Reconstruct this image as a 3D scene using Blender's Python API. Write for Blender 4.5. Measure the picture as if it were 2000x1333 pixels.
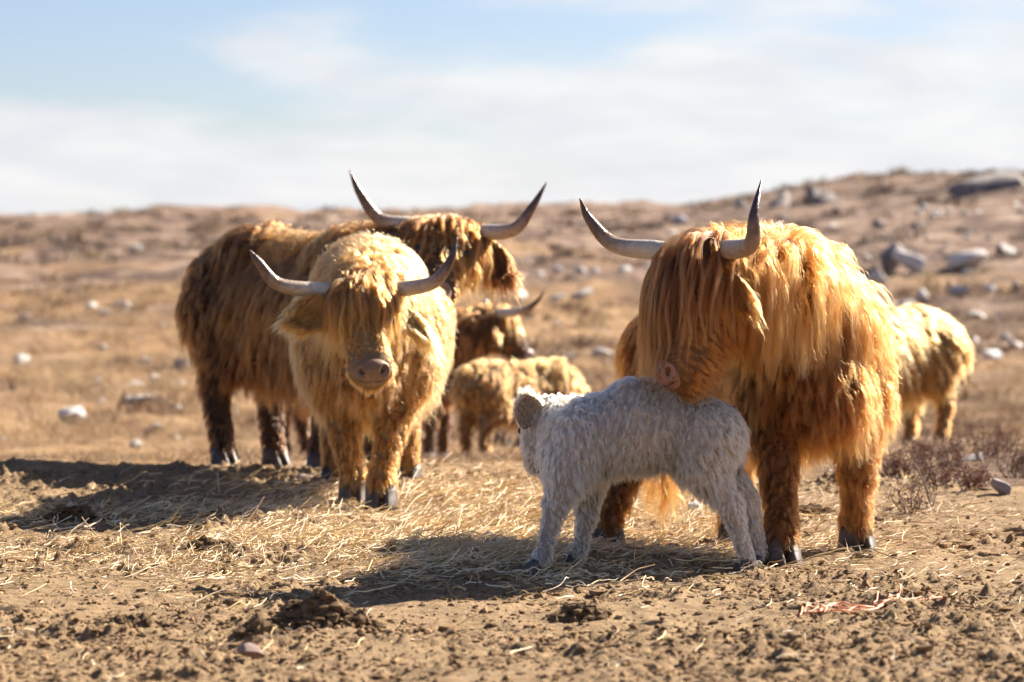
import bpy, bmesh, math, random
import numpy as np
from mathutils import Vector, Matrix
from mathutils.bvhtree import BVHTree

for _o in list(bpy.data.objects):
    bpy.data.objects.remove(_o)
SC = bpy.context.scene
COL = SC.collection
rng = np.random.default_rng(7)
random.seed(7)

# ------------------------------------------------------------------ camera, sky, sun, exposure
CAM_H = 1.03
FOC = 100.0
PITCH = math.atan(2.547 / FOC)
cam_d = bpy.data.cameras.new('camera')
cam = bpy.data.objects.new('camera', cam_d)
COL.objects.link(cam)
cam.location = (0, 0, CAM_H)
cam.rotation_euler = (math.pi / 2 - PITCH, 0, 0)
cam_d.lens = FOC
cam_d.sensor_fit = 'HORIZONTAL'
cam_d.sensor_width = 36
cam_d.clip_start = 0.1
cam_d.clip_end = 5000
cam_d.dof.use_dof = True
cam_d.dof.focus_distance = 9.85
cam_d.dof.aperture_fstop = 3.2
SC.camera = cam

SUN = Vector((1.19, 0.92, 1.02)).normalized()          # direction towards the sun
sl = bpy.data.lights.new('sun', 'SUN')
sl.energy = 5.0
sl.angle = math.radians(0.5)
sl.color = (1.0, 0.90, 0.76)
so = bpy.data.objects.new('sun', sl)
COL.objects.link(so)
so.rotation_euler = SUN.to_track_quat('Z', 'Y').to_euler()
so.location = (20, 14, 20)

W = bpy.data.worlds.new('World')
SC.world = W
W.use_nodes = True
wt = W.node_tree
wt.nodes.clear()


def nd(t, typ, **kw):
    n = t.nodes.new(typ)
    for k, v in kw.items():
        if k == 'inp':
            for a, b in v.items():
                n.inputs[a].default_value = b
        else:
            setattr(n, k, v)
    return n


def lk(t, a, b):
    t.links.new(a, b)


def ramp_w(fac):
    r = nd(wt, 'ShaderNodeMix', data_type='RGBA')
    mr_ = nd(wt, 'ShaderNodeMapRange', inp={'From Min': 0.35, 'From Max': 0.65})
    lk(wt, fac, mr_.inputs[0])
    lk(wt, mr_.outputs[0], r.inputs[0])
    r.inputs[6].default_value = (CLOUD[0] * .90, CLOUD[1] * .92, CLOUD[2] * .96, 1)
    r.inputs[7].default_value = (CLOUD[0] * 1.05, CLOUD[1] * 1.05, CLOUD[2] * 1.04, 1)
    return r.outputs[2]


sky = nd(wt, 'ShaderNodeTexSky', sky_type='NISHITA', sun_disc=False)
sky.sun_elevation = math.asin(SUN.z)
sky.sun_rotation = math.atan2(SUN.x, SUN.y)
sky.altitude = 100
sky.air_density = 1.0
sky.dust_density = 0.4
sky.ozone_density = 1.5
SKY_STR = 0.06
CLOUD = (4.2, 4.18, 4.22)
tc = nd(wt, 'ShaderNodeTexCoord')
sep = nd(wt, 'ShaderNodeSeparateXYZ')
lk(wt, tc.outputs['Generated'], sep.inputs[0])
mp = nd(wt, 'ShaderNodeMapping')
mp.inputs['Scale'].default_value = (9, 9, 34)
mp.inputs['Location'].default_value = (2.15, 0.4, 0.35)
lk(wt, tc.outputs['Generated'], mp.inputs[0])
nz = nd(wt, 'ShaderNodeTexNoise', inp={'Scale': 1.0, 'Detail': 7.0, 'Roughness': 0.52})
lk(wt, mp.outputs[0], nz.inputs[0])
el = nd(wt, 'ShaderNodeMapRange', inp={'From Min': 0.0, 'From Max': 0.11, 'To Min': 0.66, 'To Max': -0.13})
lk(wt, sep.outputs[2], el.inputs[0])
azb = nd(wt, 'ShaderNodeMapRange', inp={'From Min': -0.2, 'From Max': 0.2, 'To Min': -0.07, 'To Max': 0.13})
lk(wt, sep.outputs[0], azb.inputs[0])
nzc = nd(wt, 'ShaderNodeMath', operation='MULTIPLY_ADD', inp={1: 1.7, 2: -0.35})
lk(wt, nz.outputs[0], nzc.inputs[0])
s1 = nd(wt, 'ShaderNodeMath', operation='ADD')
lk(wt, nzc.outputs[0], s1.inputs[0]); lk(wt, el.outputs[0], s1.inputs[1])
s2 = nd(wt, 'ShaderNodeMath', operation='ADD')
lk(wt, s1.outputs[0], s2.inputs[0]); lk(wt, azb.outputs[0], s2.inputs[1])
mk = nd(wt, 'ShaderNodeMapRange', interpolation_type='SMOOTHSTEP', inp={'From Min': 0.46, 'From Max': 0.92, 'To Min': 0.0, 'To Max': 0.94})
lk(wt, s2.outputs[0], mk.inputs[0])
mxs = nd(wt, 'ShaderNodeMix', data_type='RGBA')
lk(wt, mk.outputs[0], mxs.inputs[0])
tn = nd(wt, 'ShaderNodeMix', data_type='RGBA', blend_type='MULTIPLY')
tn.inputs[0].default_value = 1.0
lk(wt, sky.outputs[0], tn.inputs[6])
tn.inputs[7].default_value = (0.50, 0.503, 0.60, 1)
lk(wt, tn.outputs[2], mxs.inputs[6])
nz2 = nd(wt, 'ShaderNodeTexNoise', inp={'Scale': 2.3, 'Detail': 5.0, 'Roughness': 0.5})
lk(wt, mp.outputs[0], nz2.inputs[0])
lk(wt, ramp_w(nz2.outputs[0]), mxs.inputs[7])
bg = nd(wt, 'ShaderNodeBackground', inp={'Strength': SKY_STR})
lk(wt, mxs.outputs[2], bg.inputs[0])
wo = nd(wt, 'ShaderNodeOutputWorld')
lk(wt, bg.outputs[0], wo.inputs[0])

SC.view_settings.view_transform = 'Standard'
SC.view_settings.look = 'None'
SC.view_settings.exposure = 1.85
SC.view_settings.gamma = 1.0
SC.view_settings.use_curve_mapping = False
SC.render.engine = 'CYCLES'
SC.cycles.use_denoising = True
SC.cycles.max_bounces = 8
SC.cycles.transmission_bounces = 6
SC.cycles.diffuse_bounces = 3
SC.cycles.glossy_bounces = 4
SC.cycles.sample_clamp_indirect = 6.0
SC.render.resolution_x = 1024
SC.render.resolution_y = 682

# ------------------------------------------------------------------ helpers
PXM = 36.0 / 2000.0 / FOC


def at(px, py, Y):
    """World point seen at photo pixel (px, py), Y metres in front of the camera."""
    xs = (px - 1000.0) * PXM
    ys = (666.5 - py) * PXM
    dx, dy, dz = xs, math.cos(PITCH) + ys * math.sin(PITCH), -math.sin(PITCH) + ys * math.cos(PITCH)
    t = Y / dy
    return np.array((dx * t, Y, CAM_H + dz * t))


def nrm(v):
    v = np.asarray(v, float)
    return v / (np.linalg.norm(v, axis=-1, keepdims=True) + 1e-12)


def smooth(a, b, x):
    t = np.clip((x - a) / (b - a), 0, 1)
    return t * t * (3 - 2 * t)


def vnoise(x, y, seed=0):
    x = np.asarray(x, float); y = np.asarray(y, float)
    xi = np.floor(x).astype(np.int64); yi = np.floor(y).astype(np.int64)
    fx = x - xi; fy = y - yi
    fx = fx * fx * (3 - 2 * fx); fy = fy * fy * (3 - 2 * fy)

    def h(a, b):
        n = (a * 374761393 + b * 668265263 + seed * 1442695041) & 0xFFFFFFFF
        n = ((n ^ (n >> 13)) * 1274126177) & 0xFFFFFFFF
        n = n ^ (n >> 16)
        return (n & 0xFFFF) / 65535.0
    a = h(xi, yi); b = h(xi + 1, yi); c = h(xi, yi + 1); d = h(xi + 1, yi + 1)
    return (a * (1 - fx) + b * fx) * (1 - fy) + (c * (1 - fx) + d * fx) * fy


def fbm(x, y, sc, oct=3, seed=0, rough=0.5):
    v = 0; a = 1.0; tot = 0
    f = 1.0 / sc
    for k in range(oct):
        ca, sa = math.cos(0.6 + k * 1.3), math.sin(0.6 + k * 1.3)
        v = v + a * (vnoise((x * ca - y * sa) * f, (x * sa + y * ca) * f, seed + k * 17) - 0.5)
        tot += a
        a *= rough; f *= 2.03
    return v / tot * 2


def thing(name, label, cat, loc=(0, 0, 0), group=None):
    o = bpy.data.objects.new(name, None)
    COL.objects.link(o)
    o.location = loc
    o.empty_display_size = 0.1
    o['label'] = label
    o['category'] = cat
    if group:
        o['group'] = group
    return o


def mesh_obj(name, verts, faces, mat=None, parent=None, smooth_shade=True, attrs=None, loc=None):
    me = bpy.data.meshes.new(name)
    v = np.asarray(verts, float)
    if loc is not None:
        v = v - np.asarray(loc)
    me.from_pydata(v.tolist(), [], faces if isinstance(faces, list) else faces.tolist())
    if smooth_shade:
        me.polygons.foreach_set('use_smooth', np.ones(len(me.polygons), bool))
    if attrs:
        for k, a in attrs.items():
            at_ = me.attributes.new(k, 'FLOAT', 'POINT')
            at_.data.foreach_set('value', np.asarray(a, np.float32))
    me.update()
    o = bpy.data.objects.new(name, me)
    COL.objects.link(o)
    if mat:
        me.materials.append(mat)
    if parent:
        o.parent = parent
        if loc is None:
            pass
    elif loc is not None:
        o.location = loc
    return o


def material(name):
    m = bpy.data.materials.new(name)
    m.use_nodes = True
    t = m.node_tree
    b = t.nodes.get('Principled BSDF')
    return m, t, b


def ramp(t, fac, stops, interp='LINEAR'):
    r = nd(t, 'ShaderNodeValToRGB')
    r.color_ramp.interpolation = interp
    e = r.color_ramp.elements
    while len(e) < len(stops):
        e.new(0.5)
    for i, (p, c) in enumerate(stops):
        e[i].position = p
        e[i].color = (*c, 1)
    lk(t, fac, r.inputs[0])
    return r.outputs[0]


def mix(t, fac, a, b, blend='MIX'):
    m = nd(t, 'ShaderNodeMix', data_type='RGBA', blend_type=blend)
    for sock, v in ((0, fac), (6, a), (7, b)):
        if hasattr(v, 'is_linked') or hasattr(v, 'links'):
            lk(t, v, m.inputs[sock])
        elif isinstance(v, tuple):
            m.inputs[sock].default_value = (*v, 1)
        else:
            m.inputs[sock].default_value = v
    return m.outputs[2]


def attr(t, name, out='Fac'):
    a = nd(t, 'ShaderNodeAttribute', attribute_name=name)
    return a.outputs[out]


def noise(t, scale, detail=4.0, rough=0.55, vec=None):
    n = nd(t, 'ShaderNodeTexNoise', inp={'Scale': scale, 'Detail': detail, 'Roughness': rough})
    if vec is None:
        c = nd(t, 'ShaderNodeNewGeometry')
        vec = c.outputs['Position']
    lk(t, vec, n.inputs['Vector'])
    return n.outputs[0]


# ------------------------------------------------------------------ materials
def hair_mat(name, root_dark=0.62, tip_gain=1.1, rough=0.38, rrough=0.5):
    m = bpy.data.materials.new(name)
    m.use_nodes = True
    t = m.node_tree
    t.nodes.clear()
    out = nd(t, 'ShaderNodeOutputMaterial')
    h = nd(t, 'ShaderNodeBsdfHairPrincipled')
    try:
        h.model = 'CHIANG'
    except Exception:
        pass
    h.parametrization = 'COLOR'
    h.inputs['Roughness'].default_value = rough
    h.inputs['Radial Roughness'].default_value = rrough
    h.inputs['Coat'].default_value = 0.0
    h.inputs['Random Roughness'].default_value = 0.2
    info = nd(t, 'ShaderNodeHairInfo')
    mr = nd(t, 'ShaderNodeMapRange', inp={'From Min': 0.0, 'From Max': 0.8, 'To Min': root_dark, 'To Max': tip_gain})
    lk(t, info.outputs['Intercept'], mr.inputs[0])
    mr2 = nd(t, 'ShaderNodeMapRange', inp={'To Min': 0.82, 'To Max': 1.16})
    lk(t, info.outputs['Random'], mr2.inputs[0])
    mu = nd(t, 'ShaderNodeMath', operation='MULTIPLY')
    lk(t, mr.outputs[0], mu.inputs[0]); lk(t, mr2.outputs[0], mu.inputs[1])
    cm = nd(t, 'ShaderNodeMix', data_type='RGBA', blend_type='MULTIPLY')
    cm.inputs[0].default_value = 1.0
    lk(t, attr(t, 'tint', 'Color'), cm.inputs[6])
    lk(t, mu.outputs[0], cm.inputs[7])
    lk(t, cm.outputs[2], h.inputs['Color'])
    lk(t, h.outputs[0], out.inputs[0])
    return m


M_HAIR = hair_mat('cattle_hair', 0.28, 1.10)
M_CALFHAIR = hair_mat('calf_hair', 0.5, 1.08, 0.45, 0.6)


def strand_mat(name, rough=0.7):
    m, t, b = material(name)
    info = nd(t, 'ShaderNodeHairInfo')
    mr2 = nd(t, 'ShaderNodeMapRange', inp={'To Min': 0.7, 'To Max': 1.25})
    lk(t, info.outputs['Random'], mr2.inputs[0])
    cm = nd(t, 'ShaderNodeMix', data_type='RGBA', blend_type='MULTIPLY')
    cm.inputs[0].default_value = 1.0
    lk(t, attr(t, 'tint', 'Color'), cm.inputs[6])
    lk(t, mr2.outputs[0], cm.inputs[7])
    lk(t, cm.outputs[2], b.inputs['Base Color'])
    b.inputs['Roughness'].default_value = rough
    return m


M_STRAW = strand_mat('straw', 0.55)
M_GRASS = strand_mat('dry_grass', 0.75)


def skin_mat(name, col):
    m, t, b = material(name)
    n = noise(t, 14, 5)
    lk(t, ramp(t, n, [(0.3, tuple(c * 0.6 for c in col)), (0.7, col)]), b.inputs['Base Color'])
    b.inputs['Roughness'].default_value = 0.9
    return m


def muzzle_mat(name, pink, speck):
    m, t, b = material(name)
    n = noise(t, 60, 3, 0.6)
    n2 = noise(t, 22, 3, 0.6)
    c = ramp(t, n2, [(0.3, tuple(x * 0.6 for x in pink)), (0.7, pink)])
    s = ramp(t, n, [(0.27 + speck, (0, 0, 0)), (0.31 + speck, (1, 1, 1))])
    c = mix(t, s, (0.02, 0.015, 0.014), c)
    c = mix(t, attr(t, 'dark'), c, (0.012, 0.008, 0.008))
    lk(t, c, b.inputs['Base Color'])
    b.inputs['Roughness'].default_value = 0.5
    b.inputs['Specular IOR Level'].default_value = 0.35
    bp = nd(t, 'ShaderNodeBump', inp={'Strength': 0.35, 'Distance': 0.004})
    lk(t, noise(t, 160, 2), bp.inputs['Height'])
    lk(t, bp.outputs[0], b.inputs['Normal'])
    return m


M_MUZ_PINK = muzzle_mat('speckled_pink_nose', (0.34, 0.165, 0.13), 0.10)
M_MUZ_PALE = muzzle_mat('pale_pink_nose', (0.25, 0.145, 0.095), 0.0)
M_MUZ_BROWN = muzzle_mat('brown_nose', (0.30, 0.19, 0.16), 0.0)


def horn_mat():
    m, t, b = material('horn')
    a = attr(t, 'along')
    n = noise(t, 30, 4, 0.6)
    ad = nd(t, 'ShaderNodeMath', operation='MULTIPLY_ADD', inp={1: 0.42, 2: -0.21})
    lk(t, n, ad.inputs[0])
    s = nd(t, 'ShaderNodeMath', operation='ADD')
    lk(t, a, s.inputs[0]); lk(t, ad.outputs[0], s.inputs[1])
    c = ramp(t, s.outputs[0], [(0.0, (0.36, 0.31, 0.25)), (0.28, (0.50, 0.44, 0.36)), (0.5, (0.30, 0.21, 0.15)), (0.66, (0.12, 0.065, 0.045)), (0.9, (0.035, 0.022, 0.02)), (1.0, (0.16, 0.05, 0.03))])
    lk(t, c, b.inputs['Base Color'])
    b.inputs['Roughness'].default_value = 0.3
    wv = nd(t, 'ShaderNodeMath', operation='MULTIPLY', inp={1: 46.0})
    lk(t, s.outputs[0], wv.inputs[0])
    sn = nd(t, 'ShaderNodeMath', operation='SINE')
    lk(t, wv.outputs[0], sn.inputs[0])
    bp = nd(t, 'ShaderNodeBump', inp={'Strength': 0.3, 'Distance': 0.003})
    lk(t, sn.outputs[0], bp.inputs['Height'])
    lk(t, bp.outputs[0], b.inputs['Normal'])
    return m


M_HORN = horn_mat()


def hoof_mat():
    m, t, b = material('hoof')
    n = noise(t, 18, 4)
    lk(t, ramp(t, n, [(0.35, (0.03, 0.022, 0.018)), (0.6, (0.085, 0.062, 0.05)), (0.8, (0.24, 0.18, 0.145))]), b.inputs['Base Color'])
    b.inputs['Roughness'].default_value = 0.55
    return m


M_HOOF = hoof_mat()
M_EYE, _t, _b = material('eye')
_b.inputs['Base Color'].default_value = (0.01, 0.007, 0.006, 1)
_b.inputs['Roughness'].default_value = 0.08


def rock_mat(name, c0, c1, c2):
    m, t, b = material(name)
    oi = nd(t, 'ShaderNodeObjectInfo')
    geo = nd(t, 'ShaderNodeNewGeometry')
    n = noise(t, 3.0, 8, 0.65)
    c = ramp(t, n, [(0.32, c0), (0.5, c1), (0.68, c2)])
    n2 = noise(t, 14, 5, 0.6)
    l = ramp(t, n2, [(0.56, (0, 0, 0)), (0.66, (1, 1, 1))])
    c = mix(t, l, c, tuple(min(1, x * 1.35) for x in c2))
    mr = nd(t, 'ShaderNodeMapRange', inp={'To Min': 0.7, 'To Max': 1.15})
    lk(t, oi.outputs['Random'], mr.inputs[0])
    c = mix(t, 1.0, c, mr.outputs[0], 'MULTIPLY')
    lk(t, c, b.inputs['Base Color'])
    b.inputs['Roughness'].default_value = 0.88
    bp = nd(t, 'ShaderNodeBump', inp={'Strength': 0.5, 'Distance': 0.03})
    lk(t, noise(t, 9, 6, 0.65), bp.inputs['Height'])
    lk(t, bp.outputs[0], b.inputs['Normal'])
    return m


M_ROCK = rock_mat('pale_rock', (0.30, 0.275, 0.265), (0.48, 0.45, 0.435), (0.64, 0.61, 0.59))
M_DARKROCK = rock_mat('dark_rock', (0.12, 0.10, 0.095), (0.22, 0.19, 0.18), (0.36, 0.32, 0.30))
M_REDROCK = rock_mat('reddish_stone', (0.16, 0.10, 0.08), (0.26, 0.17, 0.145), (0.36, 0.27, 0.24))


def ground_mat():
    m, t, b = material('ground')
    soil = attr(t, 'soil')
    heath = attr(t, 'heath')
    n1 = noise(t, 1.6, 6, 0.6)
    n2 = noise(t, 22, 5, 0.65)
    n3 = noise(t, 110, 3, 0.6)
    ce = ramp(t, n1, [(0.3, (0.24, 0.15, 0.073)), (0.52, (0.37, 0.245, 0.127)), (0.72, (0.48, 0.335, 0.185))])
    ce = mix(t, 0.55, ce, ramp(t, n2, [(0.36, (0.10, 0.062, 0.035)), (0.5, (0.36, 0.24, 0.127)), (0.7, (0.54, 0.385, 0.22))]))
    ce = mix(t, 0.3, ce, ramp(t, n3, [(0.36, (0.09, 0.055, 0.035)), (0.66, (0.36, 0.27, 0.19))]))
    g1 = noise(t, 0.35, 6, 0.6)
    g2 = noise(t, 2.2, 5, 0.65)
    cg = ramp(t, g1, [(0.3, (0.16, 0.088, 0.045)), (0.48, (0.29, 0.175, 0.085)), (0.7, (0.40, 0.265, 0.14))])
    cg = mix(t, 0.5, cg, ramp(t, g2, [(0.36, (0.07, 0.038, 0.022)), (0.5, (0.29, 0.175, 0.088)), (0.72, (0.44, 0.30, 0.165))]))
    ch = ramp(t, noise(t, 0.5, 7, 0.7), [(0.36, (0.055, 0.036, 0.03)), (0.46, (0.12, 0.075, 0.055)), (0.54, (0.21, 0.14, 0.10)), (0.62, (0.29, 0.21, 0.155)), (0.7, (0.46, 0.41, 0.37))])
    c = mix(t, heath, cg, ch)
    c = mix(t, soil, c, ce)
    lk(t, c, b.inputs['Base Color'])
    b.inputs['Roughness'].default_value = 0.95
    b.inputs['Specular IOR Level'].default_value = 0.15
    bp = nd(t, 'ShaderNodeBump', inp={'Strength': 1.0, 'Distance': 0.022})
    lk(t, noise(t, 60, 6, 0.7), bp.inputs['Height'])
    lk(t, bp.outputs[0], b.inputs['Normal'])
    return m


M_GROUND = ground_mat()


def clod_mat(name, k):
    m, t, b = material(name)
    n = noise(t, 40, 5, 0.65)
    lk(t, ramp(t, n, [(0.3, (0.11 * k, 0.064 * k, 0.032 * k)), (0.55, (0.26 * k, 0.165 * k, 0.088 * k)), (0.75, (0.42 * k, 0.285 * k, 0.16 * k))]), b.inputs['Base Color'])
    b.inputs['Roughness'].default_value = 0.95
    b.inputs['Specular IOR Level'].default_value = 0.15
    bp = nd(t, 'ShaderNodeBump', inp={'Strength': 0.8, 'Distance': 0.008})
    lk(t, noise(t, 130, 4, 0.7), bp.inputs['Height'])
    lk(t, bp.outputs[0], b.inputs['Normal'])
    return m


M_CLOD = clod_mat('soil_clod', 1.0)
M_DUNG = clod_mat('dung', 0.62)

# ------------------------------------------------------------------ the ground
SKY_X = np.array([-400, 0, 150, 300, 450, 600, 760, 900, 1050, 1200, 1330, 1420, 1500, 1600, 1700, 1790, 1900, 2000, 2200, 2600])
SKY_Y = np.array([418, 427, 424, 415, 417, 421, 414, 410, 409, 407, 405, 391, 376, 362, 346, 339, 343, 347, 350, 372])
PY = np.array([-80, 0, 13.0, 14.2, 16, 18, 22, 28, 40, 60, 90, 130, 150, 175, 220, 320, 900, 2000])
PZ = np.array([0.3, 0.0, 0.0, 0.0, -0.07, -0.2, -0.5, -0.72, -0.80, -0.2, 1.2, 3.2, 3.9, 4.2, 3.6, 2.0, 2.0, 2.0])


def gz(x, y):
    x = np.asarray(x, float); y = np.asarray(y, float)
    z = np.interp(y, PY, PZ)
    px = 1000 + x / 150.0 / PXM
    zs = CAM_H + (525 - np.interp(px, SKY_X, SKY_Y)) * PXM * 150
    z = z + (zs - 3.9) * smooth(55, 148, y) * (1 - smooth(190, 420, y))
    # the near ground is a little higher on the right behind the big cow
    z = z + 0.10 * smooth(1.2, 3.0, x) * smooth(14, 19, y) * (1 - smooth(24, 40, y))
    z = z - 0.09 * np.exp(-(((x - 0.6) / 0.75) ** 2 + ((y - 11.25) / 0.7) ** 2) / 2 * 2)
    z = z + 0.25 * fbm(x, y, 9.0, 2, 5) * smooth(20, 40, y) + 0.5 * fbm(x, y, 26.0, 2, 9) * smooth(50, 90, y)
    return z


def soilmask(x, y):
    n = fbm(x, y, 1.1, 3, 21)
    edge = 15.0 + 0.9 * n - 1.0 * smooth(0.2, 1.6, x) - 0.9 * smooth(1.4, 2.4, x)
    return 1 - smooth(-0.5, 0.5, y - edge)


def detail(x, y):
    s = soilmask(x, y)
    a = 0.030 * fbm(x, y, 0.75, 2, 31)
    r = fbm(x, y, 0.24, 2, 41)
    a = a + 0.026 * (0.5 - np.abs(r))
    patch = smooth(-0.25, 0.35, fbm(x, y, 0.9, 2, 51))
    c = fbm(x, y, 0.06, 3, 61, 0.75)
    a = a + (0.005 + 0.010 * patch) * c + (0.045 * patch + 0.012) * np.maximum(c - 0.3, 0) - (0.02 * patch + .008) * np.maximum(-c - .35, 0)
    # trampled rough lip at the crest behind the left pair
    a = a * (1 + 0.9 * smooth(12.6, 14.2, y) * (1 - smooth(15.5, 17, y)))
    g = 0.16 * fbm(x, y, 1.3, 3, 71, 0.6) * smooth(16, 22, y) + 0.03 * fbm(x, y, 0.3, 2, 75)
    g = g + (0.45 * fbm(x, y, 3.6, 4, 77, 0.65)) * smooth(35, 80, y)
    return a * s + g * (1 - s)


PR = np.random.default_rng(88)
PRINTS = [(px_, py_, a_) for px_, py_, a_ in zip(PR.uniform(-2.2, 2.2, 150), PR.uniform(7.0, 14.5, 150), PR.uniform(0, 6.28, 150))]


def prints(x, y):
    out = np.zeros_like(x)
    for (cx, cy, a) in PRINTS:
        k = np.nonzero((np.abs(x - cx) < .16) & (np.abs(y - cy) < .16))[0]
        if len(k) == 0:
            continue
        u = (x[k] - cx) * math.cos(a) + (y[k] - cy) * math.sin(a)
        v = -(x[k] - cx) * math.sin(a) + (y[k] - cy) * math.cos(a)
        q = np.sqrt((u / .06) ** 2 + (v / .05) ** 2)
        dep = -.030 * (1 - smooth(.75, 1.1, q)) + .014 * np.exp(-((q - 1.35) / .28) ** 2)
        dep += .016 * np.exp(-(v / .010) ** 2) * (q < .95)
        out[k] += dep
    return out


def gzd(x, y):
    x = np.asarray(x, float); y = np.asarray(y, float)
    if x.ndim == 0:
        return gz(x, y) + detail(x, y)
    return gz(x, y) + detail(x, y) + prints(x, y) * soilmask(x, y)


def geo_axis(a, b, step, far, growth):
    out = []
    v = b; s = step
    while v < far:
        s *= growth
        v += s
        out.append(v)
    return out


gx = list(np.arange(-2.75, 2.751, 0.0115))
ext = geo_axis(0, 2.75, 0.0115, 900, 1.075)
gx = [-v for v in ext[::-1]] + gx + ext
gy = list(np.arange(6.7, 15.2, 0.0125))
gy = [-70, -30, -10, 0, 3, 4.5, 5.5, 6.1, 6.4, 6.55] + gy + geo_axis(0, gy[-1], 0.0125, 1800, 1.028)
gx = np.array(gx); gy = np.array(gy)
X, Yg = np.meshgrid(gx, gy)
Zg = gzd(X.ravel(), Yg.ravel())
V = np.stack([X.ravel(), Yg.ravel(), Zg], 1)
nx, ny = len(gx), len(gy)
ii = np.arange(nx * ny).reshape(ny, nx)
F = np.stack([ii[:-1, :-1], ii[:-1, 1:], ii[1:, 1:], ii[1:, :-1]], -1).reshape(-1, 4)


def fast_mesh(name, V, F, mat, smooth_shade=True, attrs=None):
    me = bpy.data.meshes.new(name)
    k = F.shape[1]
    me.vertices.add(len(V))
    me.vertices.foreach_set('co', np.ascontiguousarray(V, np.float32).ravel())
    me.loops.add(F.size)
    me.loops.foreach_set('vertex_index', F.ravel().astype(np.int32))
    me.polygons.add(len(F))
    me.polygons.foreach_set('loop_start', np.arange(0, F.size, k, dtype=np.int32))
    try:
        me.polygons.foreach_set('loop_total', np.full(len(F), k, np.int32))
    except Exception:
        pass
    me.polygons.foreach_set('use_smooth', np.full(len(F), smooth_shade, bool))
    if attrs:
        for kk, a in attrs.items():
            t_ = me.attributes.new(kk, 'FLOAT', 'POINT')
            t_.data.foreach_set('value', np.asarray(a, np.float32))
    me.update(calc_edges=True)
    me.validate()
    o = bpy.data.objects.new(name, me)
    COL.objects.link(o)
    if mat:
        me.materials.append(mat)
    return o


xr, yr = X.ravel(), Yg.ravel()
heathv = smooth(-0.15, 0.3, fbm(xr, yr, 7.0, 3, 91) + 0.9 * smooth(45, 110, yr) - 0.28 + 0.5 * smooth(0.0, 0.12, xr / np.maximum(yr, 5)))
heathv = heathv * smooth(22, 60, yr)
near_right = smooth(1.0, 1.8, xr) * smooth(11.5, 13, yr) * (1 - smooth(17, 22, yr))
heathv = np.maximum(heathv, 0.8 * near_right)
ground = fast_mesh('ground', V, F, M_GROUND, True, {'soil': soilmask(xr, yr), 'heath': heathv})
ground['kind'] = 'structure'
ground['label'] = 'trampled bare earth running up into a tawny moor hillside'


def hit(px, py):
    lo = 6.0
    Ys = np.concatenate([np.arange(6, 30, 0.05), np.arange(30, 330, 0.25)])
    P = np.array([at(px, py, v) for v in Ys])
    d = P[:, 2] - gz(P[:, 0], P[:, 1])
    k = np.argmax(d < 0)
    return Ys[k] if d[k] < 0 else 150.0


# ------------------------------------------------------------------ hair curves
def make_curves(name, P, R, tint, mat, parent=None, loc=None):
    """P (N,K,3) points, R (N,K) radii, tint (N,3)."""
    N, K = P.shape[:2]
    c = bpy.data.hair_curves.new(name)
    c.add_curves([K] * N)
    Q = P if loc is None else P - np.asarray(loc)
    c.attributes['position'].data.foreach_set('vector', np.ascontiguousarray(Q, np.float32).ravel())
    ra = c.attributes.get('radius') or c.attributes.new('radius', 'FLOAT', 'POINT')
    ra.data.foreach_set('value', np.ascontiguousarray(R, np.float32).ravel())
    ta = c.attributes.new('tint', 'FLOAT_COLOR', 'CURVE')
    rgba = np.ones((N, 4), np.float32)
    rgba[:, :3] = np.clip(tint, 0.001, 0.97)
    ta.data.foreach_set('color', rgba.ravel())
    c.materials.append(mat)
    o = bpy.data.objects.new(name, c)
    COL.objects.link(o)
    if parent:
        o.parent = parent
    o['kind'] = 'stuff'
    return o


def tri_data(me):
    me.calc_loop_triangles()
    n = len(me.loop_triangles)
    t = np.empty(n * 3, np.int32)
    me.loop_triangles.foreach_get('vertices', t)
    v = np.empty(len(me.vertices) * 3, np.float32)
    me.vertices.foreach_get('co', v)
    return v.reshape(-1, 3).astype(float), t.reshape(-1, 3)


def sample_surface(v, t, n, r):
    a, b, c = v[t[:, 0]], v[t[:, 1]], v[t[:, 2]]
    cr = np.cross(b - a, c - a)
    ar = np.linalg.norm(cr, axis=1)
    idx = r.choice(len(t), n, p=ar / ar.sum())
    u = np.sqrt(r.random(n)); w = r.random(n)
    P = a[idx] * (1 - u)[:, None] + b[idx] * (u * (1 - w))[:, None] + c[idx] * (u * w)[:, None]
    return P, nrm(cr[idx])


def grow(P, N, L, lift, flow, grav, coat, wave, K, bvh, r, keep=0.6):
    """Guide hairs (n,K,3): leave along the normal and flow, fall under gravity, rest on the body."""
    n = len(P)
    G = np.zeros((n, K, 3))
    G[:, 0] = P - N * 0.006
    d = nrm(N * lift[:, None] + flow + 0.08 * r.normal(size=(n, 3)))
    step = (L / (K - 1))[:, None]
    tgt = nrm(flow * keep + np.array([0, 0, -1.0]) * grav[:, None])
    ph = r.random(n) * 6.283
    fr = 0.7 + 0.9 * r.random(n)
    side = nrm(np.cross(d, np.array([0.31, 0.2, 0.93])) + 0.3 * r.normal(size=(n, 3)))
    layer = coat * (0.25 + 0.75 * r.random(n))
    for k in range(1, K):
        t = k / (K - 1)
        g = np.clip(0.16 + 0.55 * grav * t, 0, 0.9)[:, None]
        d = nrm(d * (1 - g) + tgt * g)
        dd = nrm(d + side * (wave * np.cos(6.283 * fr * t * 1.6 + ph))[:, None])
        q = G[:, k - 1] + dd * step
        off = layer * min(1.0, 0.35 + 1.2 * t)
        for i in range(n):
            loc, nn, fi, dist = bvh.find_nearest(Vector(q[i]))
            if loc is None:
                continue
            s = (q[i] - np.array(loc)).dot(np.array(nn))
            if s < off[i]:
                q[i] += np.array(nn) * (off[i] - s)
        d = nrm(0.6 * d + 0.4 * nrm(q - G[:, k - 1]))
        G[:, k] = q
    return G


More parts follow.
